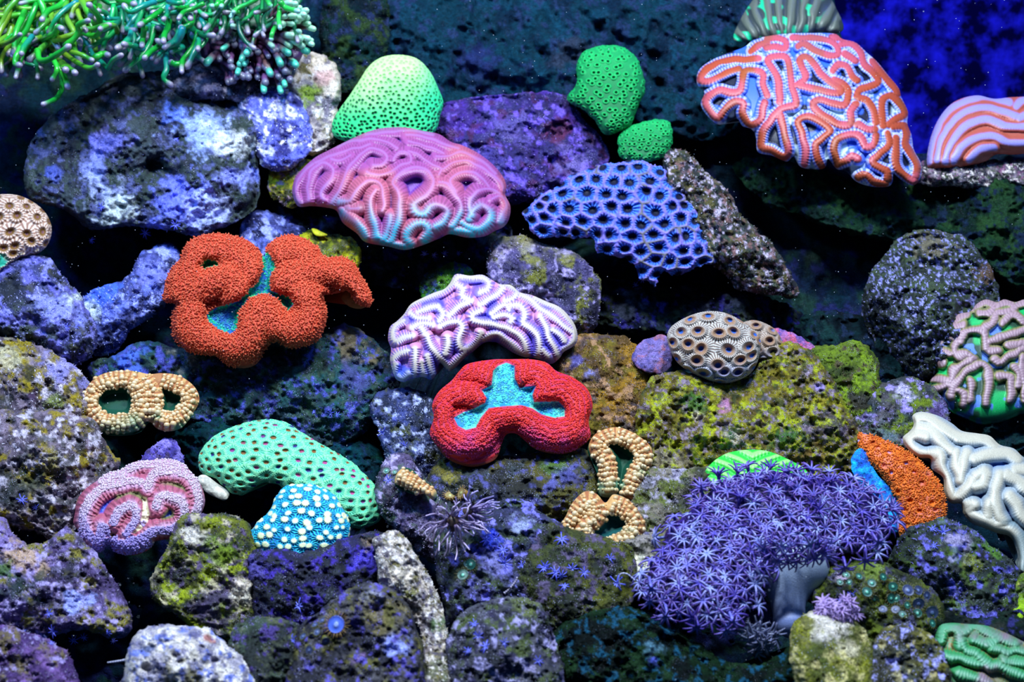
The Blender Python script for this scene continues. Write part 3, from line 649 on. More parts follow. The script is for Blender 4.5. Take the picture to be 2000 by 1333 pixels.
def beads_on(I, n, r, cols, name='beads', cond=None, tmpl=ICO0, parent=None, lift=0.4, seed=3, mat=None, tip=None, flat=1.0, jr=0.3):
    rng = np.random.default_rng(seed)
    k = rng.choice(len(I.x), min(n * 6, len(I.x)), replace=False)
    if cond is not None: k = k[cond(I)[k]]
    # thin out: keep a minimum spacing
    cell = {}; keep = []
    mind = r * 1.25
    for q in k:
        a, b = int(I.x[q] / mind), int(I.y[q] / mind)
        if any((a + i, b + j) in cell for i in (0,) for j in (0,)): continue
        cell[(a, b)] = 1; keep.append(q)
        if len(keep) >= n: break
    k = np.array(keep)
    pos = I.V[k]; N = I.N[k]
    R_ = r * I.m * (1 + jr * rng.uniform(-1, 1, len(k)))
    S = np.stack([R_, R_, R_ * flat], 1)
    pos = pos + N * (R_ * lift * flat)[:, None]
    nrm = N + rng.normal(0, 0.25, N.shape)
    C = cols(I, k) if callable(cols) else np.broadcast_to(lin(cols), (len(k), 3))
    T = None if tip is None else np.broadcast_to(lin(tip), (len(k), 3)) if not callable(tip) else tip(I, k)
    o = scatter(name, tmpl, pos, nrm, S, C, mat or M_SLICK, tipcol=T, kind='stuff')
    place_in(o, parent or I.root)
    return o
# knob template: a stubby three-pointed bud
KN_V = np.array([(0.55, 0, 0), (-0.28, 0.48, 0), (-0.28, -0.48, 0), (0.62, 0.1, 0.9), (-0.3, 0.62, 1.0), (-0.35, -0.6, 0.95), (0, 0, 1.75)])
KN_F = np.array([(0, 1, 4), (0, 4, 3), (1, 2, 5), (1, 5, 4), (2, 0, 3), (2, 3, 5), (3, 4, 6), (4, 5, 6), (5, 3, 6)])
KNOB = (KN_V, KN_F)
# purple brain coral
c3 = (560, 240, 0.22)
L3 = [[(330, 690), (300, 640), (330, 570), (400, 480), (410, 400), (320, 350), (240, 400), (200, 480), (185, 580), (190, 700)],
      [(110, 730), (70, 640), (85, 540), (140, 450), (230, 360)],
      [(380, 740), (450, 620), (500, 500), (540, 410), (640, 300), (740, 225), (840, 245), (895, 310), (850, 370), (770, 375)],
      [(710, 430), (800, 465), (900, 440), (1010, 380), (1100, 345), (1080, 270), (1000, 260), (950, 320)],
      [(1080, 250), (1180, 290), (1280, 360), (1370, 400), (1350, 460)],
      [(470, 700), (560, 690), (620, 600), (720, 510), (820, 530), (850, 620), (860, 720), (850, 780)],
      [(790, 590), (740, 690), (750, 800), (780, 900), (800, 1020)],
      [(920, 1060), (980, 900), (1000, 750), (990, 620), (940, 530), (1000, 450), (1120, 395), (1240, 420), (1300, 500), (1270, 600), (1180, 680), (1130, 730), (1150, 790), (1220, 810), (1280, 740), (1370, 730), (1430, 790), (1400, 870), (1320, 940)],
      [(850, 1050), (900, 940), (920, 820)],
      [(1350, 520), (1430, 540), (1500, 640), (1550, 740), (1530, 830), (1480, 920)],
      [(1490, 600), (1450, 510), (1540, 440), (1660, 440), (1740, 500), (1790, 560)],
      [(1640, 820), (1620, 720), (1680, 620), (1800, 580), (1900, 630)],
      [(1620, 850), (1660, 770), (1740, 720), (1820, 790), (1800, 880), (1710, 960), (1620, 930), (1560, 890)],
      [(1820, 680), (1900, 650), (1960, 720), (1930, 800), (1910, 880)],
      [(1390, 410), (1480, 345), (1600, 335), (1700, 380), (1800, 440), (1900, 520), (1930, 600)],
      [(1330, 300), (1440, 290), (1540, 250), (1640, 290), (1760, 360), (1860, 450)],
      [(1080, 165), (1200, 195), (1300, 225), (1390, 270)], [(1060, 110), (1180, 115), (1300, 145), (1400, 190), (1520, 220)],
      [(700, 110), (850, 80), (1000, 75), (1150, 75), (1300, 105)], [(640, 160), (780, 140), (900, 170), (980, 225)],
      [(250, 350), (400, 290), (520, 250), (640, 220), (740, 190)], [(400, 320), (480, 330), (560, 290)], [(450, 215), (560, 165), (680, 150)],
      [(500, 800), (600, 860), (660, 940), (690, 1020)], [(1090, 1080), (1060, 1000), (1130, 920), (1210, 900), (1260, 960), (1230, 1040)],
      [(1480, 980), (1560, 960), (1640, 990)], [(880, 1060), (960, 1090), (1040, 1100)], [(560, 760), (640, 760)]]
O3 = [(50, 620), (70, 500), (130, 420), (250, 310), (400, 230), (560, 150), (720, 80), (860, 45), (1050, 40), (1200, 70), (1350, 100), (1460, 170), (1560, 200), (1700, 270), (1830, 370), (1920, 480), (1950, 570), (1940, 640), (1985, 740), (1975, 850), (1930, 920), (1850, 960), (1750, 1010), (1600, 1020), (1450, 990), (1350, 1030), (1200, 1090), (1050, 1130), (900, 1100), (700, 1060), (620, 980), (500, 890), (440, 780), (330, 750), (220, 740), (100, 740)]
def paint3(I, s):
    pink = mixc(np.broadcast_to(lin((158, 76, 142)), (len(I.x), 3)), lin((184, 92, 118)), smooth(-0.2, 0.5, vnoise(I.x / 50, I.y / 50, 0, 3)))
    low = smooth(0.15, 0.75, I.hy + 0.25 * vnoise(I.x / 30, I.y / 30, 0, 5))
    crest = smooth(0.20, 0.03, s['t'])
    c = mixc(pink, lin((170, 140, 205)), crest * 0.3)
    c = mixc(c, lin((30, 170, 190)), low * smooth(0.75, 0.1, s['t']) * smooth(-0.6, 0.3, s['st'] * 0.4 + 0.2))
    c = mixc(c, lin((96, 60, 170)), smooth(0.85, 1.05, s['t']) * 0.7)
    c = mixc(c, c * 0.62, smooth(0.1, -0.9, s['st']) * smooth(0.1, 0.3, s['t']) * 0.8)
    return c
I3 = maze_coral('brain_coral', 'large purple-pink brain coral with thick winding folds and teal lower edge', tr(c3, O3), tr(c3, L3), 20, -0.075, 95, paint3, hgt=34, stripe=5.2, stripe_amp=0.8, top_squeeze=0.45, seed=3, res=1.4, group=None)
skeleton_base(I3, drop=20)

# cream brain coral
cC = (750, 530, 0.195)
LC = [[(280, 640), (200, 660), (110, 700), (80, 620), (110, 540), (200, 490)], [(180, 450), (260, 340), (400, 270), (500, 230), (600, 180), (680, 120), (740, 50), (850, 60), (980, 60), (1050, 110), (1030, 180), (960, 210)],
      [(730, 130), (790, 170), (780, 250), (870, 290), (790, 330), (700, 400), (650, 440)], [(540, 350), (420, 370), (340, 410)], [(540, 360), (590, 430), (540, 500)],
      [(560, 550), (640, 510), (740, 500), (780, 570), (750, 680), (780, 780), (860, 780), (940, 700), (970, 620)], [(280, 560), (360, 520), (480, 530)], [(370, 560), (400, 620)],
      [(430, 650), (460, 730), (520, 810), (590, 900), (660, 970), (740, 900), (820, 810)], [(620, 820), (640, 740), (640, 660)],
      [(970, 390), (890, 430), (900, 490), (1050, 520), (1200, 560), (1330, 620), (1410, 720), (1430, 830)],
      [(960, 330), (1060, 270), (1150, 220), (1190, 170)], [(1180, 130), (1260, 150), (1330, 200), (1290, 270), (1220, 290)], [(1080, 420), (1170, 350), (1230, 330), (1260, 390)], [(1100, 460), (1200, 430), (1290, 470), (1270, 510)],
      [(1280, 340), (1370, 350), (1410, 430), (1390, 510), (1470, 570), (1540, 650), (1560, 760), (1540, 860)], [(1370, 240), (1480, 290), (1560, 370), (1680, 440), (1790, 530), (1900, 610)],
      [(1520, 270), (1640, 320), (1740, 370), (1820, 440), (1900, 540), (1920, 660), (1880, 730), (1800, 800)], [(1570, 450), (1600, 500), (1630, 580), (1660, 680), (1720, 770), (1750, 850)], [(1690, 590), (1760, 630), (1820, 700)],
      [(1600, 800), (1650, 860)], [(1000, 680), (1130, 630), (1220, 690), (1330, 780), (1410, 840)], [(90, 880), (160, 820), (240, 800)], [(110, 940), (100, 1040), (180, 1090), (240, 1040)], [(310, 780), (310, 880), (320, 980), (310, 1050)],
      [(440, 850), (460, 940), (500, 1050)], [(380, 920), (400, 1040)], [(260, 420), (330, 460), (440, 470)]]
OC = [(720, 30), (860, 45), (980, 35), (1070, 80), (1160, 130), (1270, 140), (1360, 210), (1480, 240), (1620, 300), (1760, 360), (1860, 460), (1920, 560), (1940, 680), (1900, 750), (1800, 810), (1760, 870), (1680, 930), (1600, 900), (1500, 870), (1400, 860), (1280, 810), (1200, 740), (1100, 710), (1000, 720), (900, 800), (800, 880), (700, 980), (640, 1000), (560, 920), (520, 1040), (470, 1090), (390, 1060), (280, 1080), (200, 1110), (120, 1080), (80, 980), (60, 880), (70, 780), (40, 680), (60, 560), (130, 500), (200, 430), (270, 330), (400, 260), (500, 215), (600, 180), (660, 120)]
def paintC(I, s):
    n = len(I.x)
    valley = mixc(np.broadcast_to(lin((206, 138, 176)), (n, 3)), lin((90, 80, 200)), smooth(0.0, 0.5, vnoise(I.x / 26, I.y / 26, 0, 9) + 0.3 * I.hy))
    c = mixc(valley, lin((206, 192, 176)), smooth(0.85, 0.30, s['t'] + 0.12 * s['st']))
    c = mixc(c, lin((110, 84, 190)), smooth(0.10, 0.38, s['t']) * smooth(0.3, -0.5, s['st']) * 0.8)
    c = mixc(c, lin((50, 120, 220)), smooth(0.62, 0.95, I.hy + 0.1 * vnoise(I.x / 20, I.y / 20, 0, 2)) * 0.5)
    return c
IC = maze_coral('brain_coral', 'cream and violet brain coral with fine striped ridges behind the red coral', tr(cC, OC), tr(cC, LC), 13, -0.075, 78, paintC, hgt=20, stripe=4.6, stripe_amp=1.5, top_squeeze=0.25, seed=5, res=1.25)
skeleton_base(IC, frac=0.6, drop=-6)

# orange-red maze coral with blue-white rims
c7 = (1350, 60, 0.2326)
L7 = [[(560, 230), (440, 240), (330, 240), (200, 280), (110, 340), (80, 410), (160, 420), (240, 380), (330, 340), (400, 320)],
      [(640, 540), (600, 450), (600, 370), (530, 330), (450, 340), (430, 430), (400, 510), (330, 520), (240, 500), (160, 540), (120, 600), (160, 680), (230, 730), (290, 650), (370, 590), (440, 610), (430, 700), (500, 790), (580, 750), (600, 650), (620, 600)],
      [(740, 600), (740, 500), (730, 400), (670, 300), (640, 240), (720, 210), (800, 230), (830, 330), (840, 450), (870, 540), (880, 620), (800, 640), (740, 670), (660, 760), (600, 860), (590, 970), (680, 1010), (780, 1060), (820, 1010), (790, 900), (770, 790), (740, 700)],
      [(890, 450), (960, 400), (930, 300), (910, 240), (970, 220), (1030, 280), (1090, 360), (1170, 430), (1250, 480), (1240, 520), (1130, 510), (1000, 480), (910, 460)],
      [(1200, 410), (1290, 460), (1320, 560), (1280, 620), (1180, 610), (1080, 580), (1020, 620), (1070, 690), (1160, 740), (1250, 790), (1340, 780), (1340, 680), (1380, 620)],
      [(640, 60), (720, 60), (790, 90), (780, 150), (700, 130), (630, 140)], [(850, 60), (1000, 60), (1150, 80), (1220, 130), (1230, 200), (1160, 210), (1050, 170), (950, 110), (900, 130)],
      [(1260, 110), (1340, 110), (1420, 180), (1450, 280), (1530, 350), (1570, 420), (1500, 470), (1410, 500), (1400, 560), (1480, 590), (1530, 670), (1550, 770)],
      [(1190, 330), (1240, 280), (1310, 300), (1350, 380), (1400, 420)], [(1520, 260), (1600, 350), (1680, 450), (1740, 530)],
      [(1610, 800), (1600, 700), (1610, 580), (1680, 550), (1750, 610), (1790, 700), (1720, 740), (1660, 790)], [(1700, 800), (1790, 800), (1810, 870), (1800, 960), (1860, 1050), (1900, 1150), (1890, 1220)],
      [(950, 1120), (960, 1000), (930, 870), (900, 770), (960, 720), (1060, 750), (1160, 830), (1110, 900), (1040, 960), (1060, 1060), (1100, 1140)],
      [(1230, 1110), (1200, 1000), (1230, 910), (1330, 870), (1420, 890), (1460, 970), (1530, 960), (1550, 880)], [(1230, 1120), (1310, 1090), (1350, 1050), (1400, 1080)],
      [(1400, 790), (1480, 830), (1540, 830)], [(1650, 870), (1660, 960), (1580, 1040), (1520, 1100), (1590, 1150), (1650, 1180), (1650, 1250)], [(1400, 1230), (1470, 1210), (1530, 1270), (1630, 1290)],
      [(1720, 900), (1720, 1000), (1720, 1120), (1780, 1210), (1880, 1270)], [(500, 170), (570, 120), (640, 90)], [(1290, 60), (1180, 50)], [(1290, 190), (1380, 250)]]
O7 = [(620, 50), (800, 25), (1000, 20), (1200, 25), (1270, 70), (1380, 100), (1480, 190), (1560, 260), (1650, 370), (1740, 480), (1765, 560), (1820, 680), (1815, 780), (1850, 880), (1870, 1000), (1930, 1120), (1925, 1240), (1860, 1300), (1760, 1250), (1700, 1200), (1690, 1270), (1650, 1310), (1520, 1310), (1390, 1270), (1300, 1180), (1220, 1160), (1150, 1080), (1110, 1160), (930, 1150), (860, 1060), (800, 1100), (680, 1050), (560, 1020), (545, 900), (510, 830), (430, 800), (380, 740), (240, 790), (140, 720), (80, 620), (110, 520), (50, 450), (60, 340), (150, 260), (300, 190), (440, 140), (520, 80)]
def paint7(I, s):
    n = len(I.x)
    t = s['t']
    valley = mixc(np.broadcast_to(lin((12, 18, 44)), (n, 3)), lin((50, 100, 215)), smooth(-0.1, 0.25, vnoise(I.x / 24, I.y / 24, 0, 4)))
    valley = mixc(valley, lin((190, 210, 220)), smooth(0.2, 0.5, vnoise(I.x / 17 + 5, I.y / 17, 0, 6)))
    orange = mixc(np.broadcast_to(lin((176, 74, 44)), (n, 3)), lin((196, 84, 96)), smooth(0.0, 0.5, vnoise(I.x / 60, I.y / 60, 0, 8) + 0.4 * (1 - abs(I.hx)) * (1 - abs(I.hy))))
    orange = mixc(orange, lin((150, 84, 30)), smooth(0.2, 0.7, vnoise(I.x / 34, I.y / 34, 3, 8)) * 0.5)
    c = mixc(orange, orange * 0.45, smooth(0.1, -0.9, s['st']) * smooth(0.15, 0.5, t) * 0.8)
    rim = mixc(np.broadcast_to(lin((90, 120, 225)), (n, 3)), lin((186, 188, 232)), smooth(-0.5, 0.6, s['st']))
    c = mixc(c, rim, smooth(0.50, 0.66, t))
    return mixc(c, valley, smooth(0.9, 1.05, t))
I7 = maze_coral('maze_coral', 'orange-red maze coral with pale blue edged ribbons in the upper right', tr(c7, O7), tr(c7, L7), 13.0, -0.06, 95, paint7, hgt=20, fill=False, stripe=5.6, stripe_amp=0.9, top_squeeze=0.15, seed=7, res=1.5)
skeleton_base(I7, frac=0.7, drop=10)

# white folded coral
cW = (1750, 790, 0.2475)
LW = [[(160, 110), (240, 100), (330, 160), (420, 220), (500, 260)], [(150, 170), (260, 190), (330, 260), (400, 330), (440, 370)], [(230, 240), (150, 230), (90, 270), (120, 350), (200, 400), (290, 400), (350, 390), (350, 480), (380, 560), (420, 680), (460, 750), (550, 660), (600, 600)],
      [(490, 260), (600, 270), (700, 270), (780, 320)], [(560, 380), (520, 480), (500, 600)], [(470, 380), (470, 480), (500, 560)], [(620, 420), (740, 390), (860, 380), (960, 430)], [(640, 560), (700, 540), (690, 620), (630, 640)],
      [(820, 560), (790, 660), (780, 760), (800, 860), (840, 940), (780, 970)], [(880, 560), (960, 600), (1030, 660), (1100, 700)], [(900, 720), (960, 800), (1000, 880), (1080, 930)], [(560, 800), (610, 800), (560, 860), (650, 900), (730, 930), (800, 980), (900, 1000), (980, 1080), (1000, 1180), (990, 1300)],
      [(950, 520), (1010, 510), (1100, 530)], [(720, 880), (740, 780)]]
OW = [(130, 90), (200, 60), (330, 90), (440, 150), (520, 210), (640, 230), (740, 250), (820, 320), (930, 350), (1010, 420), (1140, 480), (1160, 900), (1120, 1180), (1050, 1340), (970, 1320), (960, 1180), (900, 1050), (800, 1020), (700, 980), (600, 940), (530, 860), (510, 790), (430, 780), (380, 700), (370, 580), (280, 510), (270, 430), (180, 420), (90, 350), (50, 270), (110, 210), (140, 160)]
def paintW(I, s):
    n = len(I.x)
    c = mixc(np.broadcast_to(lin((198, 190, 168)), (n, 3)), lin((150, 164, 174)), smooth(0.3, 0.9, s['t']))
    c = mixc(c, lin((60, 110, 190)), smooth(0.95, 1.1, s['t']))
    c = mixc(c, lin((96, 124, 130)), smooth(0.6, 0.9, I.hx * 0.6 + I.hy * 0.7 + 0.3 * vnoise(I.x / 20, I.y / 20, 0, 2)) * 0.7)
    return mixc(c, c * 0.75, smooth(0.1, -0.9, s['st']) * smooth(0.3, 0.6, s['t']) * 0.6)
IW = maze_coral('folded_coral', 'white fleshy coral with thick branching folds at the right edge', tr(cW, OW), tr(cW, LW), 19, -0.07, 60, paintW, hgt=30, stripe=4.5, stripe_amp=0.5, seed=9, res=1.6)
skeleton_base(IW, frac=0.6, drop=10)

# green maze coral, right edge
cG = (1800, 570, 0.2026)
LG = [[(150, 560), (210, 420), (280, 420), (340, 470), (320, 560), (350, 620), (440, 600), (500, 640)], [(380, 480), (400, 400), (480, 370), (600, 390), (620, 480), (640, 560), (740, 560)], [(480, 170), (560, 120), (640, 90), (700, 130), (640, 200), (560, 210)],
      [(260, 330), (340, 250), (430, 220)], [(290, 340), (400, 310)], [(740, 130), (800, 100), (870, 110), (880, 170), (800, 200), (720, 210), (680, 300), (610, 360)], [(780, 300), (860, 240), (940, 250), (990, 300), (1090, 320)], [(900, 130), (990, 90), (1090, 130)],
      [(660, 480), (780, 440), (880, 400), (1060, 380)], [(840, 520), (920, 500), (1060, 530)], [(700, 640), (740, 680), (800, 650), (860, 600), (980, 560), (1080, 600)], [(270, 900), (300, 780), (380, 700), (460, 660)], [(280, 1000), (320, 880), (400, 800), (500, 720), (580, 700), (640, 780), (650, 880), (620, 1000), (620, 1080)],
      [(100, 840), (180, 850), (240, 880), (160, 940), (110, 960)], [(150, 600), (200, 570), (270, 600)], [(150, 700), (210, 690)], [(480, 860), (480, 960), (470, 1040)], [(350, 960), (400, 1000), (400, 1080)], [(740, 820), (840, 820), (860, 920), (860, 1050)], [(900, 720), (940, 800), (930, 900)], [(980, 640), (970, 760), (1000, 900), (1000, 1040)], [(1080, 700), (1080, 900), (1090, 1060)]]
OG = [(100, 520), (110, 460), (200, 390), (260, 310), (350, 220), (470, 190), (530, 120), (620, 75), (720, 100), (800, 75), (900, 100), (1000, 75), (1140, 100), (1150, 1180), (980, 1180), (850, 1230), (720, 1270), (560, 1280), (430, 1230), (280, 1160), (180, 1070), (90, 960), (80, 860), (150, 780), (130, 690)]
def paintG(I, s):
    n = len(I.x)
    val = mixc(np.broadcast_to(lin((16, 60, 36)), (n, 3)), lin((20, 175, 90)), smooth(-0.1, 0.35, vnoise(I.x / 18, I.y / 18, 0, 3) + 0.3 * smooth(0.2, 0.8, I.hy)))
    val = mixc(val, lin((90, 130, 215)), smooth(0.3, 0.5, vnoise(I.x / 13, I.y / 13, 4, 3)))
    c = mixc(np.broadcast_to(lin((176, 142, 150)), (n, 3)), lin((140, 130, 80)), smooth(0.45, 0.8, s['t']))
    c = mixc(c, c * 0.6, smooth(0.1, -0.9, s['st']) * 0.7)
    c = mixc(c, val, smooth(0.8, 1.15, s['t']))
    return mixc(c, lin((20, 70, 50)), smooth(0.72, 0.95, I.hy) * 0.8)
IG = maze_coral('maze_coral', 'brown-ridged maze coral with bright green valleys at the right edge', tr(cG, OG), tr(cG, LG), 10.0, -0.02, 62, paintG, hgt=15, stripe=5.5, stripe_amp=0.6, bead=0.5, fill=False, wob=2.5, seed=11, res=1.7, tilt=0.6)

# striped dome, far right
cS = (1800, 170, 0.33)
LS = [[(40, 440), (70, 300), (150, 150), (280, 75), (400, 60), (520, 90)], [(90, 430), (120, 300), (210, 180), (330, 120), (440, 130), (560, 170)], [(140, 440), (170, 340), (260, 230), (380, 190), (500, 230), (640, 230)], [(190, 440), (230, 360), (320, 300), (430, 290), (520, 330), (640, 330)], [(560, 110), (620, 70), (720, 90)], [(580, 180), (680, 150), (760, 170)], [(280, 430), (340, 370), (430, 360)]]
def paintS(I, s):
    n = len(I.x)
    c = mixc(np.broadcast_to(lin((150, 140, 215)), (n, 3)), lin((176, 84, 66)), smooth(0.35, 0.75, s['t']))
    return c
IS_ = maze_coral('ridged_coral', 'dome coral with concentric orange and lilac bands at the right edge', tr(cS, [(35, 470), (45, 330), (100, 190), (190, 90), (320, 50), (430, 70), (540, 60), (700, 60), (860, 100), (860, 330), (700, 380), (560, 400), (440, 400), (380, 440), (250, 470), (120, 480)]), tr(cS, LS), 12, -0.03, 60, paintS, hgt=9, stripe=5, stripe_amp=0.3, seed=12, res=1.8)

# grey-green stripe coral at the very top
def hfT(I):
    a = np.arctan2(I.x - 1540, 190 - I.y)
    I.a = a
    return 3.5 * np.sin(a * 46 + 1.5 * vnoise(I.x / 20, I.y / 20, 0, 2)) * np.clip(I.sd / 8, 0, 1)
def cfT(I):
    s = np.sin(I.a * 46 + 1.5 * vnoise(I.x / 20, I.y / 20, 0, 2))
    c = mixc(np.broadcast_to(lin((96, 104, 92)), (len(I.x), 3)), lin((50, 60, 60)), smooth(0.2, -0.6, s))
    return mixc(c, lin((30, 200, 140)), smooth(0.1, -0.5, s) * smooth(0.15, 0.35, vnoise(I.a * 12, I.y / 13, 0, 5)) * smooth(0.8, 0.2, I.hx))
IT = relief('ridged_coral', [(1435, 80), (1445, 40), (1470, 0), (1500, -40), (1560, -50), (1610, -20), (1635, 20), (1648, 55), (1630, 66), (1600, 62), (1560, 72), (1500, 78)], -0.015, 60, 0.8, 1.8, hfT, cfT, mat=M_FLESH, label='grey dome coral with radiating bright green streaks at the top edge', cat='coral')

# ---- honeycomb corals
def cell_coral(name, label, outline, sp, stretch, off, bulge, paint, prof, seed=1, res=1.5, squeeze=0.35, jit=0.32, mat=None, thick=70, tilt=0.8, edge_jit=0.0, foot=True, part=None):
    st = {}
    def hf(I):
        k = 1 + squeeze * (1 - I.hn)
        X = I.cx + (I.x - I.cx) * k; Y = I.cy + (I.y - I.cy) * k
        X = X + sp * 0.10 * vnoise(X / (sp * 1.3), Y / (sp * 1.3), 0, seed); Y = Y + sp * 0.10 * vnoise(X / (sp * 1.3), Y / (sp * 1.3), 5, seed)
        s2 = stretch
        f1, f2, vx, vy, rid = cells(X, Y, sp, s2, seed, jit)
        st.update(f1=f1, f2=f2, e=(f2 - f1), ang=np.arctan2(vy, vx), rid=rid, r=f1 / sp, vx=vx, vy=vy)
        return prof(I, st) * np.clip(I.sd / 5, 0.3, 1)
    root = empty(name, label, 'coral')
    I = relief('colony_flesh', outline, off, bulge, tilt, res, hf, lambda I: paint(I, st), mat=mat or M_MATTE, thick=thick, seed=seed, jit=edge_jit, jf=8)
    root.location = Vector(I.V.mean(0)); place_in(I.obj, root); I.root = root; I.store = st
    if foot: skeleton_base(I, frac=0.6, drop=8)
    return I

# mint dome
def profD(I, s): return 3.2 * smooth(0.18, 0.42, s['r']) - 2.5 * smooth(0.3, 0.12, s['r'])
def paintD(I, s):
    n = len(I.x)
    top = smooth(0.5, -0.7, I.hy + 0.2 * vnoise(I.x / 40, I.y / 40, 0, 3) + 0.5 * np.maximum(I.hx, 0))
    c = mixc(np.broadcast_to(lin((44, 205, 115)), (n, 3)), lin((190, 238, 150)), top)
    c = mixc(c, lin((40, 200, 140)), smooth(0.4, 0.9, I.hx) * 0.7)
    hole = smooth(0.34, 0.22, s['r']) * (0.35 + 0.65 * smooth(-0.5, 0.3, I.hy + 0.3 * s['rid']))
    return mixc(c, lin((10, 90, 60)), hole)
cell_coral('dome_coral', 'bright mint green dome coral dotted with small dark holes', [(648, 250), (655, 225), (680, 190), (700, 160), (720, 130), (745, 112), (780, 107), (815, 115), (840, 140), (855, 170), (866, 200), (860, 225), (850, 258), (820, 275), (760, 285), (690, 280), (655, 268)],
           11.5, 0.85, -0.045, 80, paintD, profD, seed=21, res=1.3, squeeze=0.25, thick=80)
# two green button colonies
def profB(I, s): return 4.5 * np.exp(-((s['r'] - 0.27) / 0.10) ** 2) - 3.0 * smooth(0.2, 0.08, s['r'])
def paintB(I, s):
    n = len(I.x)
    c = mixc(np.broadcast_to(lin((10, 110, 60)), (n, 3)), lin((14, 170, 84)), np.exp(-((s['r'] - 0.27) / 0.13) ** 2))
    c = mixc(c, lin((30, 190, 100)), smooth(0.2, -0.8, I.hy) * 0.4)
    return mixc(c, lin((8, 70, 40)), smooth(0.17, 0.10, s['r']))
cell_coral('button_coral', 'taller green coral knob covered in little ringed polyps', [(1128, 120), (1145, 98), (1180, 88), (1215, 92), (1240, 110), (1255, 140), (1260, 175), (1250, 200), (1240, 225), (1232, 245), (1210, 258), (1180, 262), (1165, 240), (1140, 215), (1112, 200), (1108, 185), (1125, 165)],
           17, 0.8, -0.03, 62, paintB, profB, seed=22, res=1.3, squeeze=0.2, edge_jit=3)
cell_coral('button_coral', 'small low green polyp coral just above the blue honeycomb coral', [(1207, 290), (1210, 262), (1235, 245), (1270, 236), (1300, 235), (1313, 250), (1312, 285), (1295, 308), (1250, 318), (1215, 310)],
           14, 0.8, -0.035, 40, paintB, profB, seed=23, res=1.3, squeeze=0.2, edge_jit=3)
# blue honeycomb
def prof6(I, s):
    e = s['e'] / 38
    return 12 * np.exp(-(e / 0.34) ** 1.5) + 2.2 * np.cos(s['ang'] * 13 + 5 * s['rid']) * smooth(0.08, 0.25, e) * smooth(0.10, 0.25, s['r']) - 9 * smooth(0.34, 0.08, s['r']) + 2.5 * fbm(I.x / 5, I.y / 5, 0, 2, 3)
def paint6(I, s):
    n = len(I.x); e = s['e'] / 38
    c = mixc(np.broadcast_to(lin((16, 34, 130)), (n, 3)), lin((6, 10, 40)), smooth(0.30, 0.16, s['r']))
    spoke = smooth(-0.2, 0.6, np.cos(s['ang'] * 15))
    c = mixc(c, lin((70, 130, 235)), smooth(0.2, 0.32, s['r']) * (0.25 + 0.75 * spoke))
    c = mixc(c, lin((140, 126, 215)), smooth(0.34, 0.12, e) * (0.45 + 0.55 * smooth(-0.3, 0.3, vnoise(I.x / 5, I.y / 5, 0, 3))))
    c = mixc(c, lin((84, 60, 180)), smooth(0.07, 0.02, e) * 0.7)
    c = mixc(c, lin((100, 96, 100)), smooth(0.32, 0.5, vnoise(I.x / 30, I.y / 30, 0, 8)) * smooth(0.2, 0.05, e))
    return c
cell_coral('honeycomb_coral', 'blue honeycomb coral with dark blue pits and pale lilac walls', [(1027, 420), (1040, 400), (1080, 370), (1110, 350), (1150, 330), (1200, 320), (1250, 315), (1290, 322), (1310, 345), (1340, 385), (1370, 430), (1390, 470), (1396, 510), (1370, 520), (1350, 535), (1325, 540), (1300, 530), (1280, 560), (1265, 550), (1240, 520), (1200, 505), (1160, 490), (1150, 470), (1100, 470), (1050, 460)],
           38, 0.82, -0.055, 62, paint6, prof6, seed=26, res=1.3, squeeze=0.12, jit=0.28, edge_jit=7)
# mint honeycomb
def prof19(I, s):
    e = s['e'] / 27
    return 3.2 * np.exp(-(e / 0.5) ** 2) + 0.8 * np.cos(s['ang'] * 17) * smooth(0.08, 0.25, e) * smooth(0.16, 0.3, s['r']) - 4.5 * smooth(0.26, 0.12, s['r'])
def paint19(I, s):
    n = len(I.x); e = s['e'] / 27
    spoke = smooth(-0.3, 0.5, np.cos(s['ang'] * 17))
    c = mixc(np.broadcast_to(lin((40, 170, 130)), (n, 3)), lin((130, 232, 180)), spoke)
    c = mixc(c, lin((160, 232, 160)), smooth(0.35, 0.02, e) * 0.5)
    c = mixc(c, lin((60, 220, 170)), smooth(0.3, 1.0, I.hy) * 0.3)
    pit = mixc(mixc(np.broadcast_to(lin((130, 76, 30)), (n, 3)), lin((176, 60, 130)), smooth(0.0, 0.3, s['rid'] + 0.5 * I.hx)), lin((50, 40, 120)), smooth(0.5, 0.7, s['rid']))
    return mixc(c, pit, smooth(0.215, 0.15, s['r'] + 0.03 * np.cos(s['ang'] * 17)))
cell_coral('honeycomb_coral', 'mint green honeycomb coral with rows of maroon-brown pits', [(388, 905), (392, 880), (420, 850), (460, 832), (500, 822), (530, 819), (560, 826), (585, 842), (610, 858), (650, 880), (690, 905), (720, 935), (742, 960), (752, 990), (745, 1015), (720, 1030), (690, 1032), (668, 1010), (640, 1000), (600, 985), (560, 975), (545, 948), (510, 945), (480, 965), (455, 965), (420, 935), (395, 925)],
           29, 0.66, -0.06, 70, paint19, prof19, seed=27, res=1.1, squeeze=0.3, jit=0.33, edge_jit=2)
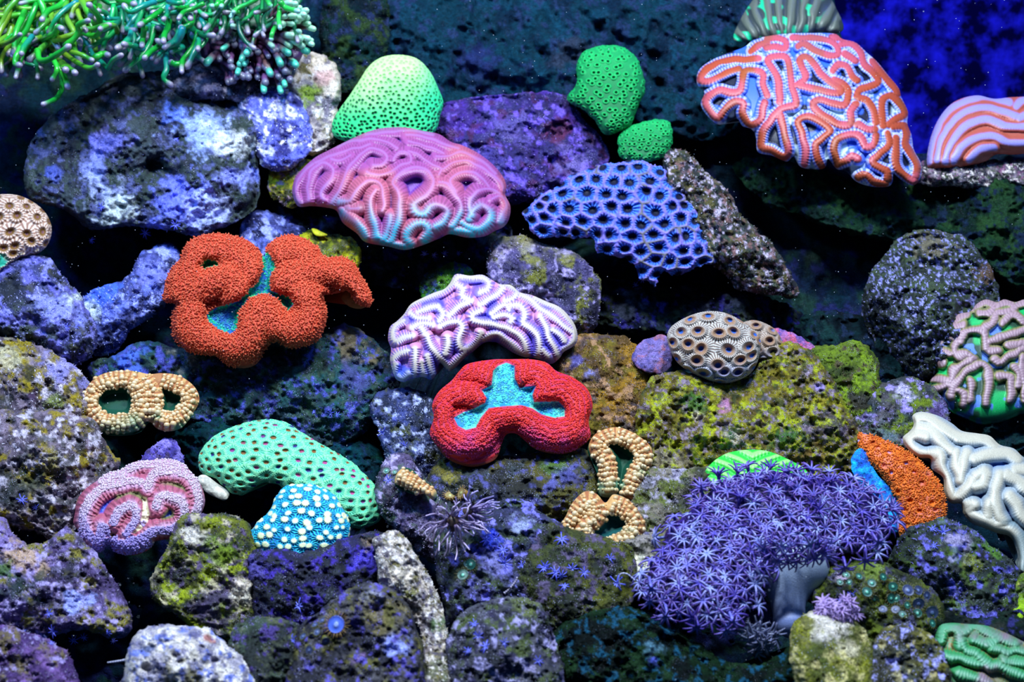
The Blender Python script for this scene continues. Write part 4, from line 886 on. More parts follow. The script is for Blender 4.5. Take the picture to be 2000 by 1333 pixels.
# white-spotted turquoise
def prof20(I, s):
    return 4.5 * smooth(0.5, 0.22, s['r']) + 1.8 * np.cos(s['ang'] * 13) * smooth(0.22, 0.32, s['r'])
def paint20(I, s):
    n = len(I.x)
    spoke = smooth(-0.3, 0.6, np.cos(s['ang'] * 13 + 3 * s['rid']))
    c = mixc(np.broadcast_to(lin((10, 104, 180)), (n, 3)), lin((44, 205, 210)), spoke)
    c = mixc(c, lin((20, 150, 150)), smooth(0.55, 0.85, I.hy) * 0.8)
    return mixc(c, lin((226, 234, 180)), smooth(0.36, 0.20, s['r'] + 0.09 * s['rid'] + 0.05 * vnoise(I.x / 3, I.y / 3, 0, 3)) * smooth(0.8, 0.6, I.hy))
cell_coral('spotted_coral', 'turquoise coral dotted with cream-white spots in front of the mint honeycomb coral', [(490, 1055), (494, 1030), (520, 1005), (533, 985), (540, 965), (560, 950), (585, 945), (620, 948), (650, 965), (668, 990), (682, 1020), (685, 1045), (670, 1070), (640, 1090), (600, 1100), (560, 1108), (530, 1098), (505, 1080)],
           25, 0.78, -0.115, 66, paint20, prof20, seed=28, res=1.1, squeeze=0.3, jit=0.3, edge_jit=5)
# beige star coral, left edge
def prof10(I, s):
    return 8 * np.exp(-((s['r'] - 0.36) / 0.11) ** 2) + 1.3 * np.cos(s['ang'] * 14) * np.exp(-((s['r'] - 0.36) / 0.14) ** 2) - 5 * smooth(0.25, 0.05, s['r'])
def paint10(I, s):
    n = len(I.x)
    spoke = smooth(-0.5, 0.5, np.cos(s['ang'] * 14))
    c = mixc(np.broadcast_to(lin((150, 110, 90)), (n, 3)), lin((226, 200, 180)), spoke)
    c = mixc(c, lin((120, 84, 30)), smooth(0.30, 0.18, s['r']))
    c = mixc(c, lin((110, 70, 80)), smooth(0.13, 0.06, s['r']))
    return mixc(c, lin((20, 160, 130)), smooth(0.35, 0.75, I.hy + 0.3 * I.hx * 0.5 + 0.3 * vnoise(I.x / 20, I.y / 20, 0, 2)) * smooth(0.3, 0.5, s['r']))
cell_coral('star_coral', 'beige star coral with olive mouths and teal underside at the left edge', [(-70, 520), (-60, 420), (-20, 385), (25, 380), (60, 392), (88, 415), (101, 445), (95, 475), (75, 495), (40, 505), (15, 525), (-30, 545)],
           36, 0.85, -0.055, 62, paint10, prof10, seed=29, res=1.3, squeeze=0.25)
# grey star coral
def prof14(I, s):
    return 11 * np.exp(-((s['r'] - 0.37 - 0.05 * s['rid']) / 0.14) ** 2) + 0.9 * np.cos(s['ang'] * 26) * smooth(0.16, 0.3, s['r']) - 9 * smooth(0.26, 0.06, s['r'])
def paint14(I, s):
    n = len(I.x)
    spoke = smooth(-0.4, 0.4, np.cos(s['ang'] * 26))
    c = mixc(np.broadcast_to(lin((112, 92, 84)), (n, 3)), lin((196, 190, 180)), spoke)
    c = mixc(c, lin((150, 104, 62)), smooth(0.42, 0.24, s['r'] + 0.05 * s['rid']) * 0.75)
    c = mixc(c, lin((30, 90, 180)), smooth(0.17, 0.10, s['r']))
    return mixc(c, lin((60, 130, 210)), smooth(0.3, 0.9, I.hy) * 0.4)
cell_coral('star_coral', 'grey and white star coral with tan craters on top of the mossy rock', [(1303, 665), (1310, 640), (1340, 620), (1375, 609), (1410, 610), (1440, 622), (1465, 640), (1485, 665), (1482, 700), (1470, 725), (1450, 740), (1420, 749), (1390, 745), (1350, 728), (1320, 705)],
           43, 0.82, -0.105, 74, paint14, prof14, seed=33, res=1.1, squeeze=0.35)
cell_coral('star_coral', 'tan star coral lobe tucked behind the right side of the grey star coral', [(1440, 640), (1465, 626), (1490, 630), (1515, 645), (1530, 672), (1528, 695), (1500, 703), (1470, 700), (1445, 680)],
           34, 0.8, -0.085, 34, lambda I, s: mixc(paint14(I, s), lin((150, 120, 96)), np.full(len(I.x), 0.45)), prof14, seed=34, res=1.2, squeeze=0.25, foot=False)
# pink encrusting plates
def crust(label, outline, cols, off, bulge, seed, name='encrusting_coral'):
    return relief(name, outline, off, bulge, 0.6, 1.6, lambda I: 5 * fbm(I.x / 10, I.y / 10, 0, 4, seed), cf_noise(cols, 22, seed=seed), jit=3, mat=M_ROCK, label=label, cat='coral')
crust('lilac encrusting coral plate left of the grey star coral', [(1235, 700), (1245, 675), (1270, 660), (1300, 657), (1312, 690), (1305, 725), (1270, 728), (1245, 718)], [(84, 80, 130), (122, 110, 156), (140, 100, 116)], -0.075, 14, 41)
crust('pink and lilac coral plate behind the tan star coral lobe', [(1490, 640), (1530, 645), (1570, 662), (1600, 690), (1580, 712), (1530, 700), (1490, 680)], [(100, 84, 140), (150, 104, 140), (180, 100, 116)], -0.065, 12, 42)

# orange encrusting coral
def prof26(I, s):
    return 3 * fbm(I.x / 26, I.y / 26, 0, 4, 3) * 2 + 1.8 * np.abs(np.sin(I.x / 2.2 + I.y / 3.1 + 3 * vnoise(I.x / 9, I.y / 9, 0, 4))) - 6 * smooth(0.18, 0.08, s['r'])
def paint26(I, s):
    n = len(I.x)
    c = mixc(np.broadcast_to(lin((226, 110, 20)), (n, 3)), lin((176, 70, 14)), smooth(-0.1, 0.3, vnoise(I.x / 8, I.y / 8, 0, 3)))
    c = mixc(c, lin((226, 130, 110)), smooth(0.25, 0.5, vnoise(I.x / 12, I.y / 12, 3, 5)) * 0.7)
    c = mixc(c, lin((120, 90, 16)), smooth(0.6, 0.95, I.hy + 0.2 * vnoise(I.x / 14, I.y / 14, 0, 3)))
    return mixc(c, lin((150, 140, 200)), smooth(0.12, 0.07, s['r']) * smooth(0.1, 0.4, s['rid']))
I26 = cell_coral('encrusting_coral', 'orange velvety coral mound right of the violet coral', [(1676, 850), (1700, 850), (1740, 865), (1775, 885), (1805, 910), (1832, 940), (1846, 975), (1845, 1010), (1825, 1035), (1795, 1055), (1770, 1062), (1755, 1040), (1760, 1000), (1745, 960), (1720, 925), (1695, 900), (1678, 875)],
           36, 0.8, -0.10, 46, paint26, prof26, seed=35, res=1.2, squeeze=0.2, edge_jit=2)
beads_on(I26, 1700, 2.6, (205, 92, 14), 'orange_buds', tmpl=KNOB, cond=lambda I: (I.store['r'] > 0.2) & (I.hy < 0.8), lift=-0.2, tip=(232, 130, 50), mat=M_MATTE)
crust('bright blue encrusting coral between the violet coral and the orange mound', [(1662, 900), (1680, 876), (1696, 890), (1712, 925), (1745, 960), (1765, 1010), (1755, 1040), (1725, 1035), (1700, 990), (1672, 940)], [(20, 90, 170), (40, 150, 220), (90, 170, 230)], -0.10, 18, 43)

# green ridge coral peeping over the violet coral
def hf24(I): return 3 * np.sin((I.y + 0.35 * abs(I.x - 1470)) / 3.0 + 2 * vnoise(I.x / 30, I.y / 30, 0, 2)) + 0.8 * np.cos(I.x / 1.1)
def cf24(I): return mixc(np.broadcast_to(lin((40, 200, 60)), (len(I.x), 3)), lin((150, 245, 120)), smooth(-0.3, 0.7, np.sin((I.y + 0.35 * abs(I.x - 1470)) / 3.0 + 2 * vnoise(I.x / 30, I.y / 30, 0, 2))))
relief('ridged_coral', [(1376, 930), (1390, 905), (1420, 886), (1460, 879), (1500, 882), (1540, 898), (1575, 920), (1570, 950), (1480, 970), (1400, 960)], -0.125, 26, 0.8, 1.3, hf24, cf24, mat=M_FLESH, label='vivid lime green ridged coral peeping out above the violet coral', cat='coral')

# frilled green-pink coral, bottom right
c28 = (1640, 780, 0.4147)
L28 = [[(470, 1130), (490, 1080), (540, 1070), (570, 1100), (560, 1160)], [(590, 1090), (640, 1070), (700, 1100), (760, 1130), (830, 1150)], [(580, 1140), (600, 1180), (660, 1210), (700, 1250)], [(460, 1200), (520, 1210), (580, 1220), (640, 1240), (690, 1250)], [(720, 1170), (780, 1190), (840, 1190), (900, 1200)], [(700, 1260), (760, 1260), (830, 1290), (900, 1320)], [(640, 1130), (690, 1150), (740, 1140)], [(780, 1230), (860, 1240), (930, 1250)], [(560, 1290), (640, 1320), (700, 1340)]]
def paint28(I, s):
    n = len(I.x)
    c = mixc(np.broadcast_to(lin((90, 160, 120)), (n, 3)), lin((50, 140, 80)), smooth(0.2, 0.7, s['t']))
    c = mixc(c, lin((150, 104, 136)), 0.8 * smooth(-0.1, 0.6, fbm(I.x / 40, I.y / 40, 0, 4, 5)))
    return mixc(c, lin((130, 110, 60)), smooth(0.75, 1.0, s['t']) * smooth(0.3, -0.5, s['st']))
maze_coral('folded_coral', 'green and pink frilled coral in the bottom right corner', tr(c28, [(445, 1130), (470, 1070), (520, 1055), (600, 1060), (700, 1070), (800, 1110), (880, 1150), (960, 1180), (960, 1420), (560, 1420), (480, 1300), (440, 1200)]), tr(c28, L28), 13, -0.115, 50, paint28, hgt=20, stripe=6, stripe_amp=1.6, bead=0.5, wob=2.5, seed=15, res=1.5)

# pink lobed coral, left
cP = (130, 880, 0.165)
LP = [[(420, 360), (560, 290), (680, 290)], [(700, 230), (850, 180), (960, 170)], [(1000, 170), (1200, 150), (1380, 200)],
      [(880, 380), (760, 370), (600, 390), (450, 440), (330, 530), (250, 650), (200, 780), (220, 900), (260, 1000), (340, 1080)],
      [(560, 850), (620, 740), (740, 650), (830, 720), (800, 860), (700, 980)], [(420, 900), (400, 1000), (420, 1100)], [(960, 440), (1020, 290), (1150, 250), (1350, 260), (1480, 340), (1540, 470), (1560, 620), (1530, 740)],
      [(1060, 660), (1100, 560), (1220, 540), (1350, 600), (1400, 720), (1380, 850), (1280, 920), (1160, 950), (1030, 960), (900, 1050), (780, 1100), (640, 1120)]]
OP = [(660, 230), (800, 140), (960, 120), (1150, 110), (1300, 130), (1420, 200), (1520, 310), (1600, 430), (1640, 600), (1600, 740), (1540, 800), (1460, 830), (1430, 950), (1350, 1020), (1250, 1050), (1050, 1080), (1000, 1160), (860, 1230), (720, 1240), (560, 1180), (500, 1100), (400, 1190), (260, 1180), (160, 1080), (140, 960), (80, 860), (100, 740), (120, 600), (220, 460), (350, 370), (480, 280), (600, 250)]
valP = np.array(tr(cP, [(900, 540), (950, 560), (970, 680), (985, 760), (960, 850), (880, 940), (800, 985), (770, 970), (860, 880), (890, 780), (900, 680)]), float)
def paintP(I, s):
    n = len(I.x)
    c = mixc(np.broadcast_to(lin((200, 150, 180)), (n, 3)), lin((176, 88, 112)), smooth(0.25, 0.65, s['t'] + 0.2 * vnoise(I.x / 20, I.y / 20, 0, 4)))
    c = mixc(c, lin((110, 130, 60)), smooth(0.75, 0.95, s['t']) * smooth(-0.2, 0.4, vnoise(I.x / 30, I.y / 30, 3, 4)) * 0.8)
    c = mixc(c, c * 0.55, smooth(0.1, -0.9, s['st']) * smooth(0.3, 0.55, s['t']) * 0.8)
    c = mixc(c, lin((60, 90, 220)), smooth(1.0, 1.15, s['t']))
    d = poly_sd(I.x, I.y, valP)
    return mixc(c, lin((240, 228, 190)), smooth(-1, 2, d))
def baseP(I):
    d = poly_sd(I.x, I.y, valP)
    return -6 * smooth(-4, 4, d) - 2.5 * fbm(I.x / 4, I.y / 4, 0, 2, 3)
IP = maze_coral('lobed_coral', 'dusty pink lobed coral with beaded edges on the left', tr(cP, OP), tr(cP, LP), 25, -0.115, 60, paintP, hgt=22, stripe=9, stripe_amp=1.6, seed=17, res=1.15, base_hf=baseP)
skeleton_base(IP, frac=0.6, drop=14)
beads_on(IP, 3200, 2.1, lambda I, k: mixc(np.broadcast_to(lin((214, 190, 205)), (len(k), 3)), lin((150, 132, 210)), smooth(-0.3, 0.9, I.hy[k])), 'edge_beads', cond=lambda I: (I.store['t'] < 0.30) | ((I.hy + 0.4 * vnoise(I.x / 20, I.y / 20, 0, 3) > 0.5) & (I.store['t'] < 0.8)))

# ---- orange bubbly coral and red coral
cO = (300, 430, 0.2476)
LO = [([(250, 560), (180, 470), (220, 340), (330, 220), (480, 180), (640, 210), (760, 290), (780, 370)], 34), ([(180, 570), (330, 500), (520, 440), (640, 470), (680, 560)], 34),
      ([(250, 720), (260, 850), (400, 960), (590, 1010), (720, 960), (790, 860), (850, 700)], 33), ([(980, 230), (1080, 200), (1210, 260)], 28), ([(1000, 460), (1150, 410), (1300, 380), (1450, 380), (1580, 460), (1660, 580)], 30),
      ([(1180, 560), (1260, 650), (1240, 780), (1120, 880), (980, 860), (880, 740)], 32)]
OO = [(80, 640), (90, 500), (130, 400), (210, 300), (250, 200), (350, 130), (480, 105), (620, 120), (760, 170), (840, 250), (875, 290), (900, 200), (980, 140), (1080, 115), (1200, 150), (1300, 220), (1350, 290), (1480, 290), (1580, 340), (1640, 440), (1700, 540), (1725, 640), (1690, 690), (1600, 650), (1540, 560), (1440, 580), (1340, 600), (1365, 700), (1350, 850), (1280, 960), (1180, 1000), (1060, 1010), (960, 960), (880, 1020), (820, 1130), (720, 1170), (600, 1150), (500, 1080), (350, 1060), (230, 1010), (150, 900), (145, 740), (170, 660)]
tqO = [np.array(tr(cO, [(858, 270), (905, 255), (965, 370), (915, 450), (920, 560), (1080, 610), (1105, 660), (1060, 720), (980, 620), (880, 575), (760, 610), (670, 720), (660, 850), (620, 905), (520, 870), (430, 800), (420, 740), (500, 690), (640, 650), (730, 590), (760, 540), (830, 480), (860, 400)]), float),
       np.array(tr(cO, [(370, 360), (420, 310), (500, 330), (520, 355), (430, 375), (390, 395)]), float)]
def lobes_h(I, L):
    h = np.zeros(len(I.x))
    for ln, w in L:
        d, s, k = lines_field(I.x, I.y, [ln])
        h = np.maximum(h, w * tubes_h(d, w * 1.25))
    return h
def lobed_coral(name, label, outline, L, tq, off, bulge, main, second, res=1.4, ridges=0.0, seed=1, hs=1.0, tqdepth=16):
    st = {}
    L = [(l, w) for l, w in L]
    def hf(I):
        h = hs * lobes_h(I, L)
        d = np.max([poly_sd(I.x, I.y, p) for p in tq], 0)
        st['tq'] = d
        h = np.where(d > -12, h * (1 - 0.4 * smooth(-12, 0, d)), h)
        h = h * (1 - smooth(-2, 5, d)) - tqdepth * smooth(-2, 6, d)
        if ridges: h = h + ridges * np.sin(d / 1.55 + 2.2 * vnoise(I.x / 22, I.y / 22, 0, seed)) * smooth(-3, -9, d)
        h = h + 1.2 * fbm(I.x / 4, I.y / 4, 0, 2, seed)
        return h * np.clip(I.sd / 9, 0.2, 1)
    def cf(I):
        n = len(I.x); nn = vnoise(I.x / 18, I.y / 18, 0, seed)
        c = mixc(np.broadcast_to(lin(main[0]), (n, 3)), lin(main[1]), smooth(-0.3, 0.5, nn))
        if ridges: c = mixc(c, lin(main[2]), 0.6 * smooth(-0.1, -0.9, np.sin(st['tq'] / 1.55 + 2.2 * vnoise(I.x / 22, I.y / 22, 0, seed))) * 0.8)
        t = mixc(np.broadcast_to(lin(second[0]), (n, 3)), lin(second[1]), smooth(-0.2, 0.3, fbm(I.x / 7, I.y / 7, 0, 3, 3)))
        t = mixc(t, lin(second[2]), smooth(9, 3, st['tq']) * smooth(-0.2, 0.3, nn) * 0.8)
        c = mixc(c, t, smooth(-1.5, 1.0, st['tq']))
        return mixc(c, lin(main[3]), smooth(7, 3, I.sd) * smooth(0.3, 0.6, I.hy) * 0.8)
    root = empty(name, label, 'coral')
    I = relief('colony_flesh', outline, off, bulge, 0.8, res, hf, cf, mat=M_MATTE, thick=60, seed=seed)
    root.location = Vector(I.V.mean(0)); place_in(I.obj, root); I.root = root; I.store = st
    return I
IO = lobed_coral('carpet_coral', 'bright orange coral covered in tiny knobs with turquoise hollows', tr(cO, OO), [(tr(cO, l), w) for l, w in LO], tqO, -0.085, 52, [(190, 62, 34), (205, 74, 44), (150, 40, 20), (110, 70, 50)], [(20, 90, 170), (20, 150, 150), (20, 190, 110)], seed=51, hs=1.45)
beads_on(IO, 4600, 2.9, (196, 58, 28), 'orange_knobs', tmpl=KNOB, cond=lambda I: (I.store['tq'] < -1) & (I.sd > 1) & (I.hy + 0.3 * vnoise(I.x / 30, I.y / 30, 0, 3) < 0.93), lift=-0.1, tip=(226, 112, 74), mat=M_MATTE)
beads_on(IO, 700, 2.4, lambda I, k: mixc(np.broadcast_to(lin((20, 110, 170)), (len(k), 3)), lin((20, 190, 120)), smooth(12, 4, I.store['tq'][k])), 'turquoise_knobs', cond=lambda I: I.store['tq'] > 0.5, lift=0.0, flat=0.8)
skeleton_base(IO, frac=0.45, drop=26, col=(30, 80, 76))
cR = (740, 520, 0.3152)
LR = [([(520, 640), (620, 650), (700, 680)], 19), ([(400, 800), (530, 780), (640, 810)], 20), ([(370, 880), (370, 1000), (480, 1090), (620, 1070), (690, 960), (770, 930), (880, 920), (950, 990), (1080, 1050), (1220, 1000), (1250, 880), (1190, 780), (1080, 740), (980, 790)], 24), ([(880, 660), (960, 640), (1050, 680)], 20)]
OR = [(555, 605), (700, 580), (800, 578), (940, 578), (1040, 600), (1100, 650), (1200, 690), (1290, 760), (1325, 860), (1300, 960), (1310, 1060), (1240, 1130), (1150, 1165), (1050, 1160), (960, 1130), (900, 1080), (850, 1040), (790, 1045), (760, 1110), (720, 1200), (600, 1245), (500, 1230), (420, 1190), (360, 1120), (315, 1040), (340, 940), (330, 860), (370, 780), (450, 710), (500, 650)]
tqR = [np.array(tr(cR, [(790, 600), (840, 620), (840, 700), (870, 755), (970, 745), (950, 800), (960, 845), (1110, 840), (1150, 880), (1150, 930), (1090, 940), (1010, 920), (950, 880), (880, 862), (760, 870), (680, 880), (630, 940), (600, 1000), (540, 1015), (490, 990), (465, 940), (520, 910), (600, 880), (660, 850), (670, 820), (640, 770), (700, 740), (710, 650), (740, 620)]), float)]
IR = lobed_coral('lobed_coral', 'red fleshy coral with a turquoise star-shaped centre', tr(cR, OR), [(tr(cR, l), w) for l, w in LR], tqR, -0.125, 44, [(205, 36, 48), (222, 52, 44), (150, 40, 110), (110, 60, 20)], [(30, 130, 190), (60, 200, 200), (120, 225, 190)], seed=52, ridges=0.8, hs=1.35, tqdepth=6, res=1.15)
beads_on(IR, 3600, 1.7, lambda I, k: mixc(np.broadcast_to(lin((226, 56, 48)), (len(k), 3)), lin((214, 70, 130)), smooth(0.1, 0.8, I.hy[k] + 0.3 * vnoise(I.x[k] / 20, I.y[k] / 20, 0, 2))), 'red_beads', cond=lambda I: (I.store['tq'] < -2) & (I.sd > 2) & (np.sin(I.store['tq'] / 1.55 + 2.2 * vnoise(I.x / 22, I.y / 22, 0, 52)) > -0.75) & (I.hy < 0.8 + 0.1 * vnoise(I.x / 9, I.y / 9, 0, 3)), mat=M_MATTE)
beads_on(IR, 700, 1.9, lambda I, k: mixc(np.broadcast_to(lin((30, 140, 190)), (len(k), 3)), lin((110, 225, 190)), RNG.uniform(0, 1, len(k))), 'turquoise_beads', cond=lambda I: I.store['tq'] > 1, lift=0.0, mat=M_MATTE)
B = skeleton_base(IR, frac=0.42, drop=42, col=(60, 110, 100), thick=60, off=0.03)

# ---- beaded ring corals
def ring_coral(label, crop, outline, lines, w, off, bulge, warm, under, seed=1, row=8.5, name='ring_coral', squeeze=0.0, tilt=0.8, inner=(6, 70, 50)):
    L = tr(crop, lines)
    st = {}
    def hf(I):
        d, s, k = lines_field(I.x, I.y, L)
        st.update(d=d, t=d / w, s=s, st=np.cos(s * 2 * np.pi / row))
        return (w * 1.5 * (tubes_h(d, w * 1.1) - 0.6) - 16 * smooth(1.0, 1.5, st['t']) + 1.6 * st['st'] * smooth(1.1, 0.7, st['t'])) * np.clip(I.sd / 5, 0.25, 1)
    def cf(I):
        n = len(I.x)
        c = mixc(np.broadcast_to(lin(warm[0]), (n, 3)), lin(warm[1]), smooth(0.2, -0.8, st['st']))
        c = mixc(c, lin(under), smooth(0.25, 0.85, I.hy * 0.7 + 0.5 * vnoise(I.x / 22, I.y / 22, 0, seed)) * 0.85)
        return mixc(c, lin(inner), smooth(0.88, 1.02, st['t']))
    root = empty(name, label, 'coral')
    I = relief('colony_flesh', tr(crop, outline), off, bulge, tilt, 1.15, hf, cf, mat=M_MATTE, thick=50, seed=seed)
    root.location = Vector(I.V.mean(0)); place_in(I.obj, root); I.root = root; I.store = st
    # rows of beads across the fold
    pos, nrm, sc, cc = [], [], [], []
    for ln in L:
        p = catmull(ln, False, 8)
        seg = np.linalg.norm(np.diff(p, axis=0), axis=1); s = np.concatenate([[0], np.cumsum(seg)])
        for q in np.arange(0, s[-1], row):
            c = np.array([np.interp(q, s, p[:, 0]), np.interp(q, s, p[:, 1])]); c2 = np.array([np.interp(q + 1, s, p[:, 0]), np.interp(q + 1, s, p[:, 1])])
            t = c2 - c; t /= np.linalg.norm(t) + 1e-9; nn = np.array([-t[1], t[0]])
            q = q + RNG.uniform(-1.2, 1.2)
            for v in (-0.92, -0.62, -0.3, 0, 0.3, 0.62, 0.92):
                j = RNG.uniform(-0.1, 0.1)
                xy = c + nn * w * (v + j) + t * RNG.uniform(-1.8, 1.8)
                if poly_sd(np.array([xy[0]]), np.array([xy[1]]), I.P)[0] < 1.5: continue
                k = surf_at(I, *xy)
                # only where this fold is the nearest one
                if st['t'][k] < abs(v) - 0.35: continue
                r = (2.4 + 3.2 * RNG.uniform(0, 1) ** 1.6) * (1.12 - 0.3 * abs(v)) * row / 8.5
                pos.append(I.V[k]); nrm.append(I.N[k]); sc.append(r * I.m)
                w1 = RNG.uniform(0, 1)
                col = lin(warm[0]) * (1 - w1 * 0.8) + lin(warm[2]) * w1 * 0.8
                g = float(smooth(0.3, 0.95, I.hy[k] * 0.7 + 0.5 * vnoise(I.x[k] / 22, I.y[k] / 22, 0, seed)))
                cc.append(col * (1 - 0.7 * g) + lin(under) * 0.7 * g)
    o = scatter('beads', ICO1, np.array(pos), np.array(nrm), np.array(sc), np.array(cc), M_SLICK, kind='stuff')
    place_in(o, root)
    return I
WARM = [(208, 160, 100), (168, 104, 64), (232, 214, 170)]
c17 = (0, 660, 0.3302)
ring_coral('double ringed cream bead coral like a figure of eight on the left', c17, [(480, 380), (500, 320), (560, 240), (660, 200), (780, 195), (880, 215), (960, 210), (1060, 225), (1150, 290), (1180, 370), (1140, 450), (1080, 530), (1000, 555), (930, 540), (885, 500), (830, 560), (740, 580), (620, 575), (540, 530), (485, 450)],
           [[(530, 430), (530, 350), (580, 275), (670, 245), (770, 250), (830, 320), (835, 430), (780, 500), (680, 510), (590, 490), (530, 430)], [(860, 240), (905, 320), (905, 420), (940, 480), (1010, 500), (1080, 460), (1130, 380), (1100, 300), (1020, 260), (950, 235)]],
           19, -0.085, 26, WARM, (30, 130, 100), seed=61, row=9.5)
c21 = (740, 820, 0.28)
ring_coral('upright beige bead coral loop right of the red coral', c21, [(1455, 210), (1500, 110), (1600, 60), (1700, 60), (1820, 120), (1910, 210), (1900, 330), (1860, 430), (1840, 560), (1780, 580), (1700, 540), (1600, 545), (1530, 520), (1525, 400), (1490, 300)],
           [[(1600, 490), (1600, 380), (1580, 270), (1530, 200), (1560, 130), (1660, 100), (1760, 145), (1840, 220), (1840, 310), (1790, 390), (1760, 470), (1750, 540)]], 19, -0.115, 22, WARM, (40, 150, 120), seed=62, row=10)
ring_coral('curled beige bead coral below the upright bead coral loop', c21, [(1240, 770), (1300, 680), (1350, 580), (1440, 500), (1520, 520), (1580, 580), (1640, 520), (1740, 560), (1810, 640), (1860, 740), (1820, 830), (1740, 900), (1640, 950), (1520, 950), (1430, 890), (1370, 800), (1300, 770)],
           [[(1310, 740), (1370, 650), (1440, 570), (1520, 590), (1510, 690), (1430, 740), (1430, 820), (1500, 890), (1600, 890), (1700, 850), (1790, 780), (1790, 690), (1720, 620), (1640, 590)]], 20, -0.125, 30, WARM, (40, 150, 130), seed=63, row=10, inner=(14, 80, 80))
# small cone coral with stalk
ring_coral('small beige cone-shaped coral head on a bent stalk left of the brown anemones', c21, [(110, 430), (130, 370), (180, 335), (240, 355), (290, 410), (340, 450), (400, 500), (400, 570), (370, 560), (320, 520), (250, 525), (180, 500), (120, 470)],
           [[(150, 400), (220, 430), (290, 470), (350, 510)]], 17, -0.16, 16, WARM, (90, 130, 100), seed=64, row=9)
# ------------------------------------------------------------------ soft tentacles and polyps
def curve3(pts2, D0, D1, n, wob=0.0, seed=0):
    """picture-traced centreline given depth from D0 to D1"""
    p = catmull(pts2, False, 6)
    s = np.concatenate([[0], np.cumsum(np.linalg.norm(np.diff(p, axis=0), axis=1))])
    q = np.linspace(0, s[-1], n)
    x, y = np.interp(q, s, p[:, 0]), np.interp(q, s, p[:, 1])
    u = np.linspace(0, 1, n)
    D = D0 + (D1 - D0) * u + wob * np.sin(u * 5 + seed)
    return world_pts(x, y, D)
def tentacle(name, parent, pts2, r, D0, D1, col0, col1, tip, tiplen=0.10, bulb=1.15, n=14, sides=8, seed=0, taper=0.8, mat=None):
    P = curve3(pts2, D0, D1, n, 0.006, seed)
    u = np.linspace(0, 1, n)
    m = mpp((D0 + D1) / 2)
    Rr = r * m * (1 - (1 - taper) * u) * (1 + 0.08 * np.sin(u * 19 + seed))
    tb = smooth(1 - tiplen * 1.6, 1 - tiplen * 0.5, u)
    Rr = Rr * (1 + (bulb - 1) * tb)
    # rounded end
    P = np.concatenate([P, P[-1:] + (P[-1] - P[-2]) / np.linalg.norm(P[-1] - P[-2]) * Rr[-1] * 0.6]); Rr = np.append(Rr, Rr[-1] * 0.65)
    u2 = np.append(u, 1.0); tb = np.append(tb, 1.0)
    c = mixc(np.broadcast_to(lin(col0), (len(u2), 3)), lin(col1), u2)
    c = mixc(c, lin(tip), smooth(0.3, 0.8, tb))
    V, lo, ct, C = tube_mesh(P, Rr, sides, cols=c)
    me = mesh_from(name, V - np.array(parent.location), lo, ct, C, mat or M_SLICK)
    return link(name, me, parent)

def colony(name, label, x, y, D, cat='coral'):
    w = world_pts(x, y, D)
    return empty(name, label, cat, loc=Vector(w))
rt = random.Random(5)
cT = (0, 0, 0.21)
GRN, GRN2, YEL, TEAL, TIP = (14, 150, 46), (40, 180, 50), (120, 160, 36), (20, 130, 140), (160, 150, 170)
def torch_body(root, outline, D, col):
    B = relief('colony_body', outline, 0, 30, 0.4, 3.5, hf_rock(0.6, 0.3, 26, 3), cf_noise([col, tuple(int(v * 1.5) for v in col)], 24, seed=4), mat=M_FLESH, thick=60, D0=D)
    place_in(B.obj, root)
T1 = colony('torch_coral', 'yellow-green long-tentacled coral in the top left corner', 90, 20, 1.66)
T2 = colony('torch_coral', 'teal-green long-tentacled coral hanging in the middle of the top left cluster', 330, 20, 1.68)
T3 = colony('torch_coral', 'dark green tentacled coral above the brown bulb-tipped coral', 490, 10, 1.70)
torch_body(T1, [(-60, -60), (100, -60), (230, -40), (220, 40), (150, 90), (60, 110), (-60, 100)], 1.69, (12, 60, 30))
torch_body(T2, [(230, -60), (400, -60), (400, 30), (370, 90), (290, 90), (230, 40)], 1.71, (10, 60, 46))
torch_body(T3, [(410, -60), (590, -60), (580, 20), (520, 60), (440, 50), (400, 10)], 1.73, (10, 60, 40))
traced1 = [[(640, -60), (560, 50), (450, 100), (390, 185)], [(740, -40), (800, 80), (845, 150)], [(720, 10), (600, 90), (520, 180), (450, 300)], [(400, 370), (440, 340), (510, 310), (535, 250), (575, 268)], [(500, 380), (600, 350), (680, 320), (760, 270), (850, 270), (930, 250), (1020, 230)],
           [(600, 430), (680, 370), (730, 300), (725, 230), (825, 190)], [(740, 350), (810, 400), (860, 510), (960, 590), (1000, 640), (1050, 560), (1130, 512)], [(600, 500), (700, 570), (800, 625), (860, 630), (910, 600)], [(350, 470), (370, 560), (450, 555), (540, 500), (640, 430)],
           [(240, 370), (170, 490), (140, 590), (185, 605)], [(540, 560), (620, 620), (700, 680)], [(520, 600), (600, 710), (630, 810)], [(560, 640), (580, 780), (530, 910), (400, 970)], [(560, 600), (620, 640), (610, 650)], [(300, 340), (220, 440), (200, 500)], [(480, 520), (530, 640), (485, 740)],
           [(0, 420), (100, 380), (190, 320)], [(760, 290), (840, 330), (910, 320), (940, 260)], [(1010, 190), (980, 120), (915, 100)], [(1090, 300), (1070, 240), (1000, 240), (930, 270)], [(860, 210), (930, 180), (830, 45)], [(820, 120), (870, 80), (830, 45)], [(660, 480), (760, 510), (860, 560)], [(880, 540), (960, 500), (1005, 512)]]
for i, l in enumerate(traced1):
    tentacle('tentacle', T1, tr(cT, l), rt.uniform(5.2, 7.2), 1.60 + rt.uniform(-0.03, 0.02), 1.56 + rt.uniform(-0.03, 0.02), YEL if i % 3 == 1 else TEAL if i % 4 == 2 else GRN2, GRN2 if i % 2 else GRN, TIP, seed=i, tiplen=0.07)
